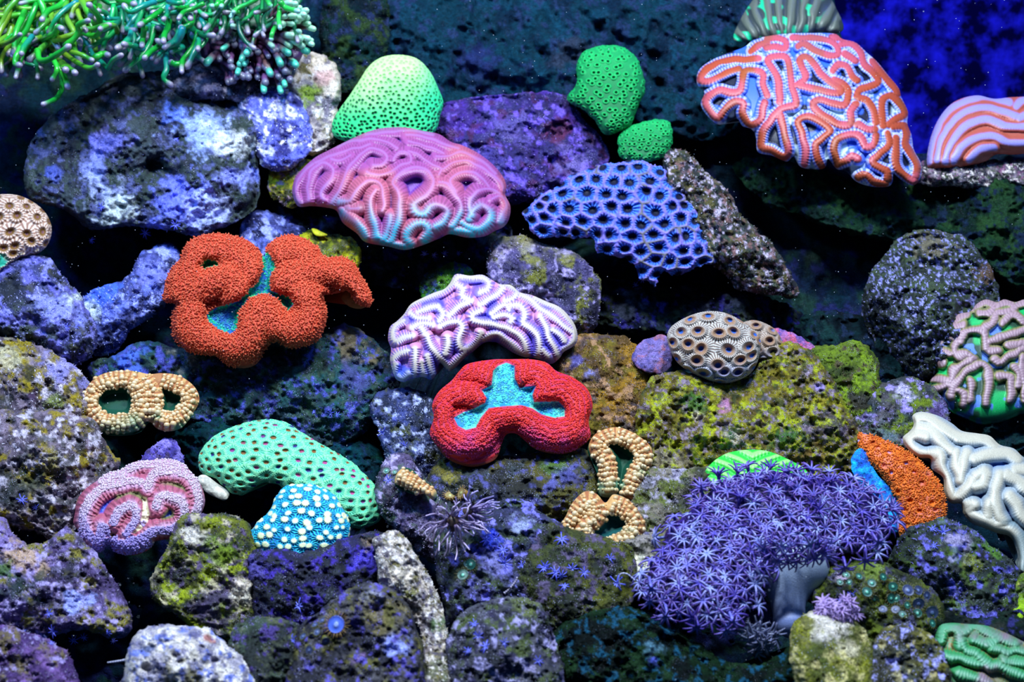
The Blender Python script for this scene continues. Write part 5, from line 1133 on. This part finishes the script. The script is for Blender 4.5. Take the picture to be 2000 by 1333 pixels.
def random_tentacles(root, n, xr, yr, D, length, lean, cols, r=5.0, tip=TIP, tiplen=0.08, bulb=1.15):
    for i in range(n):
        x, y = rt.uniform(*xr), rt.uniform(*yr)
        a = lean + rt.uniform(-0.7, 0.7); L = rt.uniform(*length)
        k = rt.uniform(-0.5, 0.5)
        pts = [(x, y)]
        for q in range(4):
            a += k * 0.5 + rt.uniform(-0.45, 0.45)
            pts.append((pts[-1][0] + math.cos(a) * L / 4, pts[-1][1] + math.sin(a) * L / 4))
        d = D + rt.uniform(-0.03, 0.03)
        c = rt.choice(cols)
        tentacle('tentacle', root, pts, r * rt.uniform(0.8, 1.15), d, d - rt.uniform(0.0, 0.05), c, rt.choice(cols), tip, seed=i, tiplen=tiplen, bulb=bulb)
random_tentacles(T1, 84, (-20, 200), (-40, 70), 1.64, (60, 120), 2.2, [GRN, GRN2, YEL, (120, 170, 40)], 6.2)
random_tentacles(T1, 22, (0, 150), (40, 100), 1.66, (50, 80), 1.7, [(20, 120, 70), GRN, (20, 110, 100)], 5.0)
traced2 = [[(1440, 15), (1320, 60), (1230, 110), (1180, 90), (1155, 52)], [(1500, 95), (1400, 170), (1295, 235)], [(1700, 250), (1660, 380), (1560, 430), (1465, 378)], [(1840, 300), (1800, 430), (1710, 540), (1690, 590), (1690, 670)], [(1340, 460), (1250, 430), (1150, 412)], [(1480, 430), (1400, 480), (1345, 540)],
           [(1540, 460), (1550, 640), (1520, 730), (1590, 790)], [(1790, 150), (1770, 230), (1680, 260)], [(1870, 180), (1910, 280), (1870, 380)], [(1900, 30), (1800, 80), (1710, 110), (1660, 175)], [(1560, 60), (1560, 130), (1520, 180)], [(1100, 0), (1180, 20), (1250, 40)], [(1570, 10), (1640, 30), (1700, 20)], [(1640, 70), (1720, 80), (1800, 60)],
           [(1240, 250), (1200, 360), (1090, 450)], [(1350, 240), (1330, 340), (1320, 430)], [(1830, 300), (1850, 380), (1840, 460)], [(1570, 190), (1560, 260), (1530, 320), (1520, 390)], [(1640, 420), (1700, 440), (1600, 480)], [(1720, 590), (1640, 600), (1590, 580)]]
for i, l in enumerate(traced2):
    tentacle('tentacle', T2, tr(cT, l), rt.uniform(5.2, 7.2), 1.62 + rt.uniform(-0.03, 0.02), 1.59 + rt.uniform(-0.03, 0.02), TEAL if i % 2 == 0 else GRN, GRN, TIP, seed=i + 40, tiplen=0.08)
random_tentacles(T2, 60, (220, 390), (-30, 60), 1.66, (50, 110), 1.8, [(16, 150, 70), (20, 130, 110), (24, 175, 90), (16, 110, 80)], 5.8)
c8 = (380, 0, 0.1576)
traced3 = [[(780, -20), (660, 50), (520, 110), (450, 210)], [(1060, 20), (1120, 90), (1200, 120), (1290, 140)], [(1060, 100), (1040, 220), (1060, 350)], [(900, 10), (940, 70)], [(1000, 330), (960, 420), (950, 490)], [(300, 10), (270, 70), (215, 75)], [(330, 0), (340, 60), (330, 80)], [(560, 150), (480, 150)]]
for i, l in enumerate(traced3):
    tentacle('tentacle', T3, tr(c8, l), rt.uniform(4.5, 6.5), 1.62, 1.60, GRN, (60, 215, 90), (150, 210, 190), seed=i + 80)
random_tentacles(T3, 40, (400, 570), (-30, 30), 1.67, (50, 100), 1.7, [(14, 120, 60), (20, 150, 80), (16, 96, 70), (20, 80, 50)], 5.0)

# brown tentacled coral with pale bulb tips
FR = colony('bulb_tip_coral', 'brown-purple tentacled coral with pale mint bulb tips, top left of centre', 500, 90, 1.70)
torch_body(FR, [(395, 60), (460, 50), (540, 40), (590, 70), (590, 110), (560, 150), (530, 175), (480, 150), (400, 120)], 1.71, (50, 34, 60))
tips8 = [(1190, 35), (1255, 45), (1305, 95), (1180, 75), (1400, 220), (1420, 295), (1480, 360), (1210, 440), (1310, 480), (1270, 525), (1185, 570), (1410, 520), (1460, 550), (970, 575), (1165, 660), (1065, 790), (940, 920), (1070, 1140), (1260, 810), (345, 610), (645, 665), (150, 780), (590, 750), (560, 800), (620, 800), (530, 910), (1130, 200), (1095, 300), (1215, 300), (1400, 640), (1340, 190), (1330, 220), (1360, 180), (1300, 395), (1410, 480), (1340, 570), (1120, 1060), (860, 1130), (470, 320), (1390, 130), (1240, 190), (1290, 250), (1450, 500)]
for i, (tx, ty) in enumerate(tips8):
    ox, oy = 760, 420
    dx, dy = tx - ox, ty - oy
    L = math.hypot(dx, dy); f = min(1.0, 330 / L)
    mid = (tx - dx * f * 0.5 + rt.uniform(-40, 40), ty - dy * f * 0.5 - rt.uniform(0, 50))
    st_ = (tx - dx * f, ty - dy * f)
    big = rt.uniform(5.4, 7.6)
    tentacle('tentacle', FR, tr(c8, [st_, mid, (tx, ty)]), big, 1.68, 1.63, (80, 50, 80), (140, 96, 120) if i % 2 else (150, 110, 100), (170, 225, 190) if ty < 600 else (80, 190, 160), tiplen=0.2, bulb=1.12, seed=i + 200, n=10, taper=0.85)
for i in range(46):
    x, y = rt.uniform(410, 560), rt.uniform(60, 130); a = rt.uniform(0.2, 1.6)
    tentacle('tentacle', FR, [(x, y), (x + 18 * math.cos(a), y + 16 * math.sin(a)), (x + 36 * math.cos(a + 0.2), y + 38 * math.sin(a + 0.2))], rt.uniform(6, 9), 1.69, 1.64, (70, 44, 76), (124, 80, 130), (110, 110, 130), tiplen=0.1, bulb=1.0, seed=i, n=9)

# ---- eight-armed polyps
def polyp_mesh(name, open_=1.0, arms=8, seed=0, cols=None, stalk=1.2, feather=True, thickk=0.10, mat=None, segs=6):
    """unit polyp: stalk along +z ending at the origin, arms about one unit long"""
    r = random.Random(seed)
    c0, c1, c2 = [lin(c) for c in cols]
    parts = []
    st = [(0.10 * math.sin(seed + z * 2), 0.08 * math.cos(seed * 2 + z), -stalk + z * stalk) for z in np.linspace(0, 1, 4)]
    parts.append(tube_mesh(st, [0.13, 0.12, 0.13, 0.20], 6, cols=[c0] * 4))
    for k in range(arms):
        a = k / arms * 2 * math.pi + r.uniform(-0.15, 0.15)
        L = r.uniform(0.85, 1.1)
        el = math.radians(80 - 62 * open_ + r.uniform(-12, 12))
        P = [(0.08 * math.cos(a), 0.08 * math.sin(a), 0)]
        e = el
        for s in range(segs):
            e -= (0.10 + 0.10 * open_) * r.uniform(0.4, 1.4)
            d = L / segs
            P.append((P[-1][0] + math.cos(a) * math.cos(e) * d, P[-1][1] + math.sin(a) * math.cos(e) * d, P[-1][2] + math.sin(e) * d))
        P = np.array(P)
        R_ = thickk * np.array([1.0, 1.0, 0.95, 0.9, 0.8, 0.7, 0.5][:segs + 1])
        cc = [c1 * (1 - t) + c2 * t for t in np.linspace(0, 1, segs + 1)]
        parts.append(tube_mesh(P, R_, 4, cols=cc))
        if feather:                                    # side pinnules
            side = np.array([-math.sin(a), math.cos(a), 0])
            V, lo, ct, C = [], [], [], []
            for s in range(1, segs + 1):
                for sg in (-1, 1):
                    b = len(V); q = P[s]; u = P[s] - P[s - 1]
                    V += [q - u * 0.35, q + u * 0.1, q + side * sg * 0.15 + u * 0.25 + np.array([0, 0, 0.03])]
                    lo += [b, b + 1, b + 2]; ct.append(3); C += [c2 * 0.6, c2 * 0.6, c2 * 0.8]
            parts.append((np.array(V), lo, ct, np.array(C)))
    V, lo, ct, C = merge(parts)
    return mesh_from(name, V, lo, ct, C, mat or M_SLICK)
def put_polyp(me, name, parent, pos, nrm, size, spin, **tags):
    o = link(name, me, parent, **tags)
    q = Vector(nrm).to_track_quat('Z', 'Y').to_matrix().to_4x4()
    loc = Vector(pos) - (Vector(parent.location) if parent else Vector((0, 0, 0)))
    o.matrix_local = Matrix.Translation(loc) @ q @ Matrix.Rotation(spin, 4, 'Z') @ Matrix.Scale(size, 4)
    return o

XOUT = [(1262, 1150), (1270, 1110), (1300, 1080), (1300, 1040), (1335, 1010), (1375, 972), (1405, 945), (1450, 926), (1520, 922), (1600, 932), (1660, 945), (1706, 966), (1732, 995), (1735, 1030), (1720, 1060), (1690, 1080), (1640, 1082), (1585, 1078), (1530, 1096), (1496, 1125), (1478, 1170), (1440, 1200), (1390, 1215), (1330, 1200), (1290, 1185)]
XR = empty('violet_polyp_coral', 'large violet soft coral crowded with eight-armed star polyps on a pale stalk', 'coral')
XI = relief('colony_body', XOUT, -0.165, 70, 0.9, 3.0, lambda I: 4 * fbm(I.x / 22, I.y / 22, 0, 3, 3), cf_noise([(40, 30, 90), (60, 46, 120), (34, 26, 70)], 30, seed=5), mat=M_FLESH, thick=60)
XR.location = Vector(XI.V.mean(0)); place_in(XI.obj, XR)
pcols = [((104, 104, 200), (124, 124, 214), (96, 58, 150)), ((86, 70, 172), (92, 82, 190), (70, 42, 130)), ((120, 130, 210), (160, 172, 230), (92, 64, 160))]
PM = [polyp_mesh('star_polyp_flesh', o, seed=i, cols=pcols[i % 3]) for i, o in enumerate([0.95, 0.8, 0.6, 0.45, 0.3, 1.0, 0.7, 0.9, 0.5, 0.35])]
rx = random.Random(11)
cand = []
sx = 23.0
j = 0
yy = 900.0
while yy < 1222:
    xx = 1255 + (j % 2) * sx * 0.5
    while xx < 1750:
        px, py = xx + rx.uniform(-7, 7), yy + rx.uniform(-6, 6)
        if poly_sd(np.array([px]), np.array([py]), XI.P)[0] > -3: cand.append((px, py))
        xx += sx
    yy += 15.5; j += 1
if len(cand) > 266: cand = sorted(rx.sample(cand, 266), key=lambda c: c[1])
for (px, py) in cand:
    k = surf_at(XI, px, py)
    n = XI.N[k] + np.array([rx.uniform(-0.35, 0.35), rx.uniform(-0.25, 0.25), rx.uniform(-0.05, 0.45)])
    top = py < 1010
    me = PM[rx.choice([2, 3, 4, 8, 9, 6] if top else [0, 1, 5, 7, 6, 2])]
    size = rx.uniform(19, 26) * XI.m
    put_polyp(me, 'polyp', XR, XI.V[k] + XI.N[k] * size * 0.75, n, size, rx.uniform(0, 6.28))
for (px, py, s) in [(1360, 1225, 26), (1430, 1215, 24), (1418, 1232, 22), (1300, 1205, 22), (1272, 1150, 22), (1268, 1175, 20), (1650, 1110, 22), (1690, 1095, 22), (1715, 1060, 22)]:
    put_polyp(PM[rx.choice([1, 6, 7])], 'polyp', XR, world_pts(px, py, XI.D0 - 0.085), (rx.uniform(-0.3, 0.3), -0.9, -0.35), s * XI.m, rx.uniform(0, 6))
for i in range(22):
    px, py = 1486 + i * 6.4 + rx.uniform(-4, 4), 1068 + (i % 3) * 13 + rx.uniform(-4, 4) - 0.0009 * (i * 6.4 - 70) ** 2
    put_polyp(PM[rx.choice([0, 1, 6, 7, 2])], 'polyp', XR, world_pts(px, py, XI.D0 - 0.062), (rx.uniform(-0.5, 0.5), -0.9, rx.uniform(-0.3, 0.3)), rx.uniform(18, 24) * XI.m, rx.uniform(0, 6))
# stalk
sk = [(1550, 1090), (1546, 1118), (1540, 1150), (1540, 1190), (1545, 1225)]
P = curve3(sk, XI.D0 - 0.012, XI.D0 - 0.045, 12)
V, lo, ct, C = tube_mesh(P, np.array([66, 70, 68, 64, 56, 48, 40, 34, 31, 30, 32, 38]) * XI.m, 24, cols=[lin((170, 186, 200)) * (1 - t) + lin((120, 136, 190)) * t for t in np.linspace(0, 1, 12)])
o = link('stalk', mesh_from('stalk', V, lo, ct, C, M_FLESH)); place_in(o, XR); o['label'] = 'smooth pale grey-blue stalk'
XD = XI.D0

# drooping grey polyp tuft below
def tuft(name, label, x, y, D, n, spread, size, cols, up=(0, -0.6, 0.8), spreadn=0.7, seed=0, body=None, feather=True, droop=False, cat='coral'):
    root = colony(name, label, x, y, D, cat)
    r = random.Random(seed)
    ms = [polyp_mesh('tuft_polyp', o_, seed=seed + i, cols=cols, stalk=1.6, feather=feather) for i, o_ in enumerate((0.9, 0.6, 0.4))]
    m = mpp(D)
    if body is not None:
        V_, F_ = ICO2
        me = mesh_from('tuft_body', V_ * np.array([spread * 0.55, spread * 0.5, spread * 0.45]) * m, F_.ravel(), np.full(len(F_), 3), np.broadcast_to(lin(body), (len(V_), 3)), M_FLESH)
        link('tuft_body', me, root)
    for i in range(n):
        a = r.uniform(0, 6.28); q = math.sqrt(r.uniform(0, 1)) * spread
        dx, dy = q * math.cos(a), q * math.sin(a) * 0.7
        h = math.sqrt(max(0, 1 - (q / spread) ** 2)) * spread * 0.6
        pos = world_pts(x + dx, y + dy, D - h * m)
        nn = np.array(up) + np.array([dx, 0, -dy]) / spread * spreadn * 1.4
        put_polyp(ms[i % 3], 'polyp', root, pos, nn, size * m * r.uniform(0.85, 1.15), r.uniform(0, 6))
    return root
tuft('polyp_tuft', 'drooping grey-lilac polyp tuft under the violet coral', 1482, 1248, XD - 0.06, 12, 34, 28, [(90, 100, 130), (130, 140, 170), (110, 112, 150)], up=(0, -0.9, -0.1), seed=5, body=(60, 70, 90))
tuft('polyp_tuft', 'pale purple polyp tuft sitting on the cream-olive rock', 1634, 1196, 0.925, 44, 40, 17, [(150, 130, 200), (200, 170, 220), (180, 150, 215)], up=(0, -0.5, 0.9), seed=7, body=(130, 110, 180), spreadn=1.0)

# small blue star polyps dotted over the rocks
SB = [polyp_mesh('blue_star_flesh', o_, seed=30 + i, cols=[(60, 60, 210), (140, 150, 255), (80, 84, 250)], stalk=0.5, thickk=0.09) for i, o_ in enumerate((1.0, 0.85, 0.7))]
def nearest_rock(px, py):
    best = None
    for I in R.values():
        if not (I.x.min() <= px <= I.x.max() and I.y.min() <= py <= I.y.max()): continue
        k = surf_at(I, px, py)
        if (I.x[k] - px) ** 2 + (I.y[k] - py) ** 2 > 30: continue
        if best is None or I.D[k] < best[0].D[best[1]]: best = (I, k)
    return best
ORD = ['leftmost', 'second from the left', 'third from the left', 'fourth from the left', 'fifth from the left', 'sixth from the left', 'seventh from the left', 'eighth from the left', 'ninth from the left', 'tenth from the left', 'eleventh from the left', 'twelfth from the left', 'thirteenth from the left', 'fourteenth from the left', 'fifteenth from the left', 'sixteenth from the left']
def ordinals(spots, label):
    if len(spots) == 1: return [label]
    order = sorted(range(len(spots)), key=lambda i: spots[i][0])
    out = [None] * len(spots)
    for r_, i in enumerate(order):
        w = ORD[r_] if r_ < len(spots) - 1 else 'rightmost'
        out[i] = label + ', ' + w
    return out
def stars(spots, label, group, cat='polyp', meshes=None, name='star_polyp', jitter=0.5):
    r = random.Random(len(spots))
    for (px, py, s), lab in zip(spots, ordinals(spots, label)):
        b = nearest_rock(px, py)
        if b: I, k = b; pos, nn, m = I.V[k], I.N[k], I.m
        else:
            D = base(py) + 0.02; pos, nn, m = world_pts(px, py, D), np.array([0, -0.9, 0.4]), mpp(D)
        nn = nn * 0.6 + np.array([0, -0.8, 0.25]) + np.array([r.uniform(-jitter, jitter), 0, r.uniform(-jitter, jitter)])
        nn = nn / np.linalg.norm(nn)
        put_polyp((meshes or SB)[r.randrange(len(meshes or SB))], name, None, pos + nn * s * m * 0.5, nn, 1.2 * s * m, r.uniform(0, 6), label=lab, cat=cat, group=group)
stars([(1098, 1057, 13), (1065, 1107, 11), (1083, 1120, 12), (1060, 1112, 10), (1118, 1110, 10), (1140, 1122, 9), (1102, 1148, 9), (1097, 1122, 10)], 'tiny blue star polyp below the curled bead coral', 'blue star polyps below the curled bead coral')
stars([(1191, 1092, 9), (1207, 1140, 14), (1265, 1165, 10), (1292, 1200, 12)], 'blue star polyp beside the left edge of the violet coral', 'blue star polyps beside the violet coral')
stars([(980, 1080, 12), (985, 1100, 12), (945, 1055, 10), (925, 1075, 10), (970, 1050, 8), (1020, 1105, 8)], 'blue star polyp under the brown anemones', 'blue star polyps under the anemones')
stars([(950, 1266, 12), (935, 1243, 9), (915, 1274, 8), (925, 1222, 9), (985, 1255, 8), (1050, 1290, 9)], 'blue star polyp on the dark rocks at the bottom centre', 'blue star polyps at the bottom centre')
stars([(587, 1186, 13), (572, 1250, 9), (610, 1196, 6)], 'blue star polyp below the spotted coral', 'blue star polyps below the spotted coral')
stars([(43, 978, 9), (70, 990, 7), (108, 1232, 10), (145, 1250, 9), (165, 1245, 7), (97, 1200, 7), (222, 1253, 6), (215, 1235, 6), (100, 1258, 6)], 'small blue star polyp on the dark lower left rocks', 'blue star polyps at the lower left')
stars([(760, 938, 8), (745, 845, 9), (790, 870, 7), (770, 820, 6), (648, 805, 7), (660, 812, 6), (615, 805, 5)], 'faint blue star polyp left of the red coral', 'blue star polyps left of the red coral')
stars([(1662, 1160, 9), (1774, 1225, 6), (1640, 1175, 6), (1820, 1035, 9), (1840, 1040, 12), (1825, 1070, 8), (1655, 1210, 6)], 'blue star polyp near the button polyps', 'blue star polyps at the lower right')
stars([(200, 405, 7), (345, 440, 8), (285, 455, 9), (180, 470, 6), (130, 640, 7), (150, 640, 6), (345, 275, 6)], 'faint blue star polyp under the big pitted rock', 'blue star polyps at the upper left')
stars([(1255, 545, 7), (1240, 560, 6), (830, 498, 7), (850, 500, 6), (870, 498, 6), (895, 497, 6), (1085, 905, 6)], 'tiny blue polyp under a coral rim near the centre', 'blue polyps under coral rims')

# ---- button polyps (zoanthids)
def button_mesh(name, disc, mouth, fringe, rim=None, frn=26, seed=0):
    r = random.Random(seed)
    n = 24
    V, lo, ct, C = [], [], [], []
    prof = [(0.0, 0.06), (0.13, 0.10), (0.2, 0.02), (0.55, 0.06), (0.62, 0.09), (0.55, -0.3), (0.4, -1.0)]
    cols = [mouth, mouth, disc, disc, rim or disc, fringe, fringe]
    for (rr, z), c in zip(prof, cols):
        for k in range(n):
            a = k / n * 2 * math.pi; V.append((rr * math.cos(a), rr * math.sin(a), z)); C.append(lin(c))
    for i in range(len(prof) - 1):
        for k in range(n):
            k2 = (k + 1) % n; lo += [i * n + k, (i + 1) * n + k, (i + 1) * n + k2, i * n + k2]; ct.append(4)
    parts = [(np.array(V), lo, ct, np.array(C))]
    for k in range(frn):
        a = k / frn * 2 * math.pi + r.uniform(-0.05, 0.05); L = r.uniform(0.35, 0.5); el = 0.25 if k % 2 else -0.15
        P = [(0.56 * math.cos(a), 0.56 * math.sin(a), 0.05), ((0.56 + L * 0.5) * math.cos(a), (0.56 + L * 0.5) * math.sin(a), 0.05 + L * 0.5 * el), ((0.56 + L) * math.cos(a), (0.56 + L) * math.sin(a), 0.05 + L * el)]
        parts.append(tube_mesh(P, [0.035, 0.03, 0.016], 4, cols=[lin(fringe)] * 3))
    return mesh_from(name, *merge(parts)[:3], merge(parts)[3], M_SLICK)
def buttons(label, group, spots, mesh, name='button_polyp', face=0.9):
    for (px, py, s), lab in zip(spots, ordinals(spots, label)):
        b = nearest_rock(px, py)
        if b: I, k = b; pos, nn, m = I.V[k], I.N[k], I.m
        else:
            D = base(py) - 0.08; pos, nn, m = world_pts(px, py, D), np.array([0, -0.9, 0.4]), mpp(D)
        nn = nn + np.array([rx.uniform(-0.25, 0.25), -face, 0.35 + rx.uniform(-0.2, 0.2)]); nn /= np.linalg.norm(nn)
        put_polyp(mesh, name, None, pos + nn * s * m * 0.6, nn, 1.25 * s * m, rx.uniform(0, 6), label=lab, cat='polyp', group=group)
BM1 = button_mesh('button_flesh', (36, 96, 84), (120, 210, 180), (90, 86, 40), rim=(30, 50, 40), seed=1)
BM2 = button_mesh('button_flesh', (60, 70, 110), (110, 130, 180), (110, 110, 50), rim=(50, 60, 90), seed=2)
BM3 = button_mesh('button_flesh', (90, 120, 235), (170, 190, 250), (150, 120, 70), rim=(40, 60, 170), frn=34, seed=3)
BM4 = button_mesh('button_flesh', (150, 130, 80), (190, 190, 120), (170, 130, 60), rim=(120, 90, 40), frn=28, seed=4)
buttons('teal-centred button polyp below the orange mound', 'teal button polyps on the olive rock', [(1690, 1160, 13), (1708, 1170, 12), (1735, 1168, 13), (1753, 1172, 11), (1702, 1142, 11), (1744, 1148, 12), (1650, 1128, 10), (1640, 1140, 9), (1725, 1190, 12), (1762, 1205, 10), (1792, 1200, 11), (1675, 1130, 9), (1722, 1130, 10), (1770, 1185, 9), (1660, 1140, 9), (1815, 1220, 10)], BM1)
buttons('grey-purple button polyp on the olive rock', 'grey button polyps on the olive rock', [(1770, 1158, 15), (1790, 1178, 15), (1815, 1195, 16), (1790, 1155, 12), (1724, 1195, 11), (1750, 1195, 11), (1805, 1165, 11)], BM2)
buttons('blue-disced button polyp with tan fringe on the knobbly rock', 'the blue-disced button polyp', [(661, 1223, 22)], BM3)
buttons('dim teal button polyp near the brown anemones', 'dim button polyps below the anemones', [(907, 1128, 14), (922, 1105, 14), (910, 1105, 10), (755, 923, 9), (772, 925, 7)], BM1)
buttons('blue-grey closed polyp on the knobbly rock', 'closed round polyps on the knobbly rock', [(632, 1217, 9), (609, 1270, 11), (635, 1248, 10), (610, 1240, 9), (595, 1246, 9), (622, 1238, 9), (652, 1242, 8), (618, 1225, 8)], BM2, face=0.4)
buttons('small tan fringed polyp on top of the brown anemone', 'tan polyps on the brown anemone', [(880, 975, 13), (907, 966, 13)], BM4, face=0.1)

# ---- brown anemones with long thin arms
def anemone(label, x, y, D, rad, n, L, cols, lean, seed, arc=(0, 6.28)):
    root = colony('anemone', label, x, y, D, 'anemone')
    r = random.Random(seed); m = mpp(D)
    P = [world_pts(x, y + rad * 0.8, D + rad * m), world_pts(x, y + rad * 0.3, D + rad * 0.4 * m), world_pts(x, y, D), world_pts(x, y - 2, D - rad * 0.1 * m)]
    V, lo, ct, C = tube_mesh(np.array(P), np.array([0.8, 0.75, 0.9, 1.0]) * rad * m, 16, cols=[lin((60, 50, 40))] * 3 + [lin((90, 70, 60))])
    o = link('column', mesh_from('column', V - np.array(root.location), lo, ct, C, M_FLESH), root)
    for i in range(n):
        a = arc[0] + (arc[1] - arc[0]) * (i + r.uniform(0, 0.7)) / n
        x0, y0 = x + rad * 0.8 * math.cos(a), y + rad * 0.6 * math.sin(a)
        l = L * r.uniform(0.7, 1.15); b = a + r.uniform(-0.3, 0.3)
        pts = [(x0, y0)]
        for q in range(5):
            b += r.uniform(-0.5, 0.5)
            pts.append((pts[-1][0] + math.cos(b) * l / 5 + lean[0] * l / 9, pts[-1][1] + math.sin(b) * l / 5 + lean[1] * l / 9))
        tentacle('arm', root, pts, 2.3, D - rad * 0.3 * m, D - rad * 0.5 * m - r.uniform(0, 12) * m, cols[0], cols[1], cols[1], n=14, sides=6, seed=i, taper=0.55, tiplen=0.05)
    return root
anemone('brown anemone with lilac curling arms hanging at the centre bottom', 884, 1018, 1.025, 15, 30, 48, [(120, 100, 140), (205, 185, 225)], (0, 0.5), 1)
anemone('dark anemone with lilac arms fanned to the right of the brown one', 915, 1000, 1.04, 12, 26, 42, [(110, 90, 140), (190, 176, 235)], (0.4, 0.1), 2, arc=(-1.6, 1.7))

# ---- odds and ends
# blue branching sponge
sp = colony('branching_sponge', 'small bright blue branching sponge under the orange mound', 1830, 1150, 1.105, 'sponge')
for i, l in enumerate([[(1832, 1185), (1830, 1160), (1826, 1130), (1822, 1105)], [(1829, 1155), (1815, 1145), (1800, 1130)], [(1828, 1140), (1842, 1128), (1852, 1118)], [(1831, 1170), (1848, 1172), (1856, 1182)], [(1815, 1145), (1803, 1150)], [(1842, 1128), (1838, 1112)], [(1831, 1165), (1816, 1172), (1812, 1185)], [(1824, 1118), (1812, 1108)], [(1850, 1172), (1860, 1168)]]):
    tentacle('branch', sp, l, 3.2, 1.10, 1.095, (60, 70, 220), (110, 120, 245), (130, 140, 250), seed=i, n=10, taper=0.7, bulb=1.0)
# brittle-star arm from under the white rock
def strand(name, label, cat, pts, r, D, c0, c1, n=30):
    P = curve3(pts, D, D, n); m = mpp(D)
    rr = r * m * (1 - 0.5 * np.linspace(0, 1, n)) * (1 + 0.25 * np.sin(np.arange(n) * 2.1))
    cs = [lin(c0) if i % 3 else lin(c1) for i in range(n)]
    V, lo, ct, C = tube_mesh(P, rr, 8, cols=cs)
    return link(name, mesh_from(name, V, lo, ct, C, M_SLICK), None, label, cat)
strand('brittle_star_arm', 'thin white banded arm reaching left from the white pitted rock', 'starfish', [(256, 1282), (246, 1289), (232, 1292), (210, 1295)], 2.6, 0.915, (220, 220, 240), (110, 110, 160))
strand('worm_tube', 'thin white curled thread by the left edge of the violet coral', 'worm', [(1240, 1135), (1225, 1122), (1212, 1122), (1209, 1135), (1212, 1148)], 1.8, 0.985, (190, 190, 220), (150, 150, 200))
strand('worm_tube', 'pale bent spine standing on the crusted rock at the bottom centre', 'worm', [(985, 1160), (998, 1148), (1008, 1135), (1010, 1128)], 3.0, 1.01, (190, 180, 200), (150, 140, 180))
# yellow leaf
def flake(name, label, cat, pts, col, D, bul, mat=None, seed=0, thick=14):
    return relief(name, pts, 0, bul, 0.5, 1.3, lambda I: 2 * fbm(I.x / 8, I.y / 8, 0, 3, seed), cf_noise([col, tuple(int(v * 0.8) for v in col)], 12, seed=seed), mat=mat or M_MATTE, thick=thick, D0=D, label=label, cat=cat)
flake('leaf', 'small yellow leaf scrap left below the purple brain coral', 'leaf', [(608, 448), (616, 447), (628, 453), (640, 459), (630, 462), (616, 460)], (190, 190, 90), 1.52, 5)
flake('reef_putty', 'white putty lump between the spotted coral and the dark purple rock', 'putty', [(676, 1060), (684, 1052), (696, 1058), (700, 1066), (692, 1078), (680, 1080), (672, 1072)], (236, 230, 205), 1.085, 10)
flake('reef_putty', 'white putty lump under the left edge of the mint honeycomb coral', 'putty', [(386, 935), (400, 928), (425, 945), (448, 962), (440, 978), (420, 972), (400, 960)], (225, 220, 205), 1.215, 14)
flake('sponge_frill', 'pale blue frill of sponge under the spotted coral', 'sponge', [(520, 1095), (560, 1105), (600, 1100), (635, 1090), (620, 1104), (585, 1114), (560, 1122), (540, 1118), (532, 1130), (524, 1115)], (110, 150, 230), 1.085, 8)
flake('mushroom_cap', 'tan curved flap of flesh hanging at the right end of the orange coral', 'coral', tr(cO, [(1480, 600), (1530, 540), (1580, 520), (1660, 580), (1690, 660), (1640, 700), (1560, 690), (1500, 650)]), (130, 96, 66), 1.42, 8)
# drifting specks
m_speck, _nt, _p = new_mat('speck'); _p.inputs['Base Color'].default_value = (0.7, 0.75, 0.85, 1)
ns = 900
rs = np.random.default_rng(4)
sx_, sy_ = rs.uniform(-20, 2020, ns), rs.uniform(-20, 1350, ns)
sD = base(sy_) - rs.uniform(0.10, 0.45, ns)
pp = world_pts(sx_, sy_, sD)
link('drifting_specks', mesh_from('drifting_specks', (pp[:, None] + ICO0[0][None] * (rs.uniform(0.35, 0.9, ns) * 1.0)[:, None, None] * mpp(sD)[:, None, None]).reshape(-1, 3), (ICO0[1][None] + (np.arange(ns) * 12)[:, None, None]).ravel(), np.full(ns * 20, 3), None, m_speck), None, 'fine pale specks drifting in the water', 'particles', kind='stuff')

# small calcareous grains and algae tufts that roughen every rock
BLADE = (np.array([(0.5, 0, -0.2), (-0.3, 0.4, -0.2), (-0.3, -0.4, -0.2), (0.2, 0.1, 1.0), (-0.2, 0.15, 1.3), (0.0, -0.3, 0.8)]), np.array([(0, 1, 4), (0, 4, 3), (1, 2, 5), (1, 5, 4), (2, 0, 3), (2, 3, 5), (3, 4, 5)]))
for q, (key, I) in enumerate(R.items()):
    if key in ('backL', 'shelf', 'underpurple', 'voidR', 'rightdark', 'subR', 'dim'): continue
    m_ = lin(I.pal_light)
    n_ = int(min(1500, I.w * I.h / 38))
    I.root = I.obj
    msk = fbm(I.x / 26, I.y / 26, 0, 3, 90 + q)
    I.msk = msk
    def grain_col(I, k, m_=m_, q=q):
        r_ = np.random.default_rng(q).uniform(0.55, 1.35, len(k))[:, None]
        own = I.colr[k]
        w_ = (np.random.default_rng(q + 500).uniform(0, 1, len(k)) < 0.22)[:, None]
        return np.clip(np.where(w_, m_ * 1.1, own * 1.25) * r_, 0, 0.9)
    beads_on(I, n_, 2.1, grain_col, 'crust_grains', cond=lambda I: (I.msk > -0.12) & (I.sd > 1), tmpl=BLADE, seed=q, mat=M_MATTE, lift=0.0, jr=0.45)
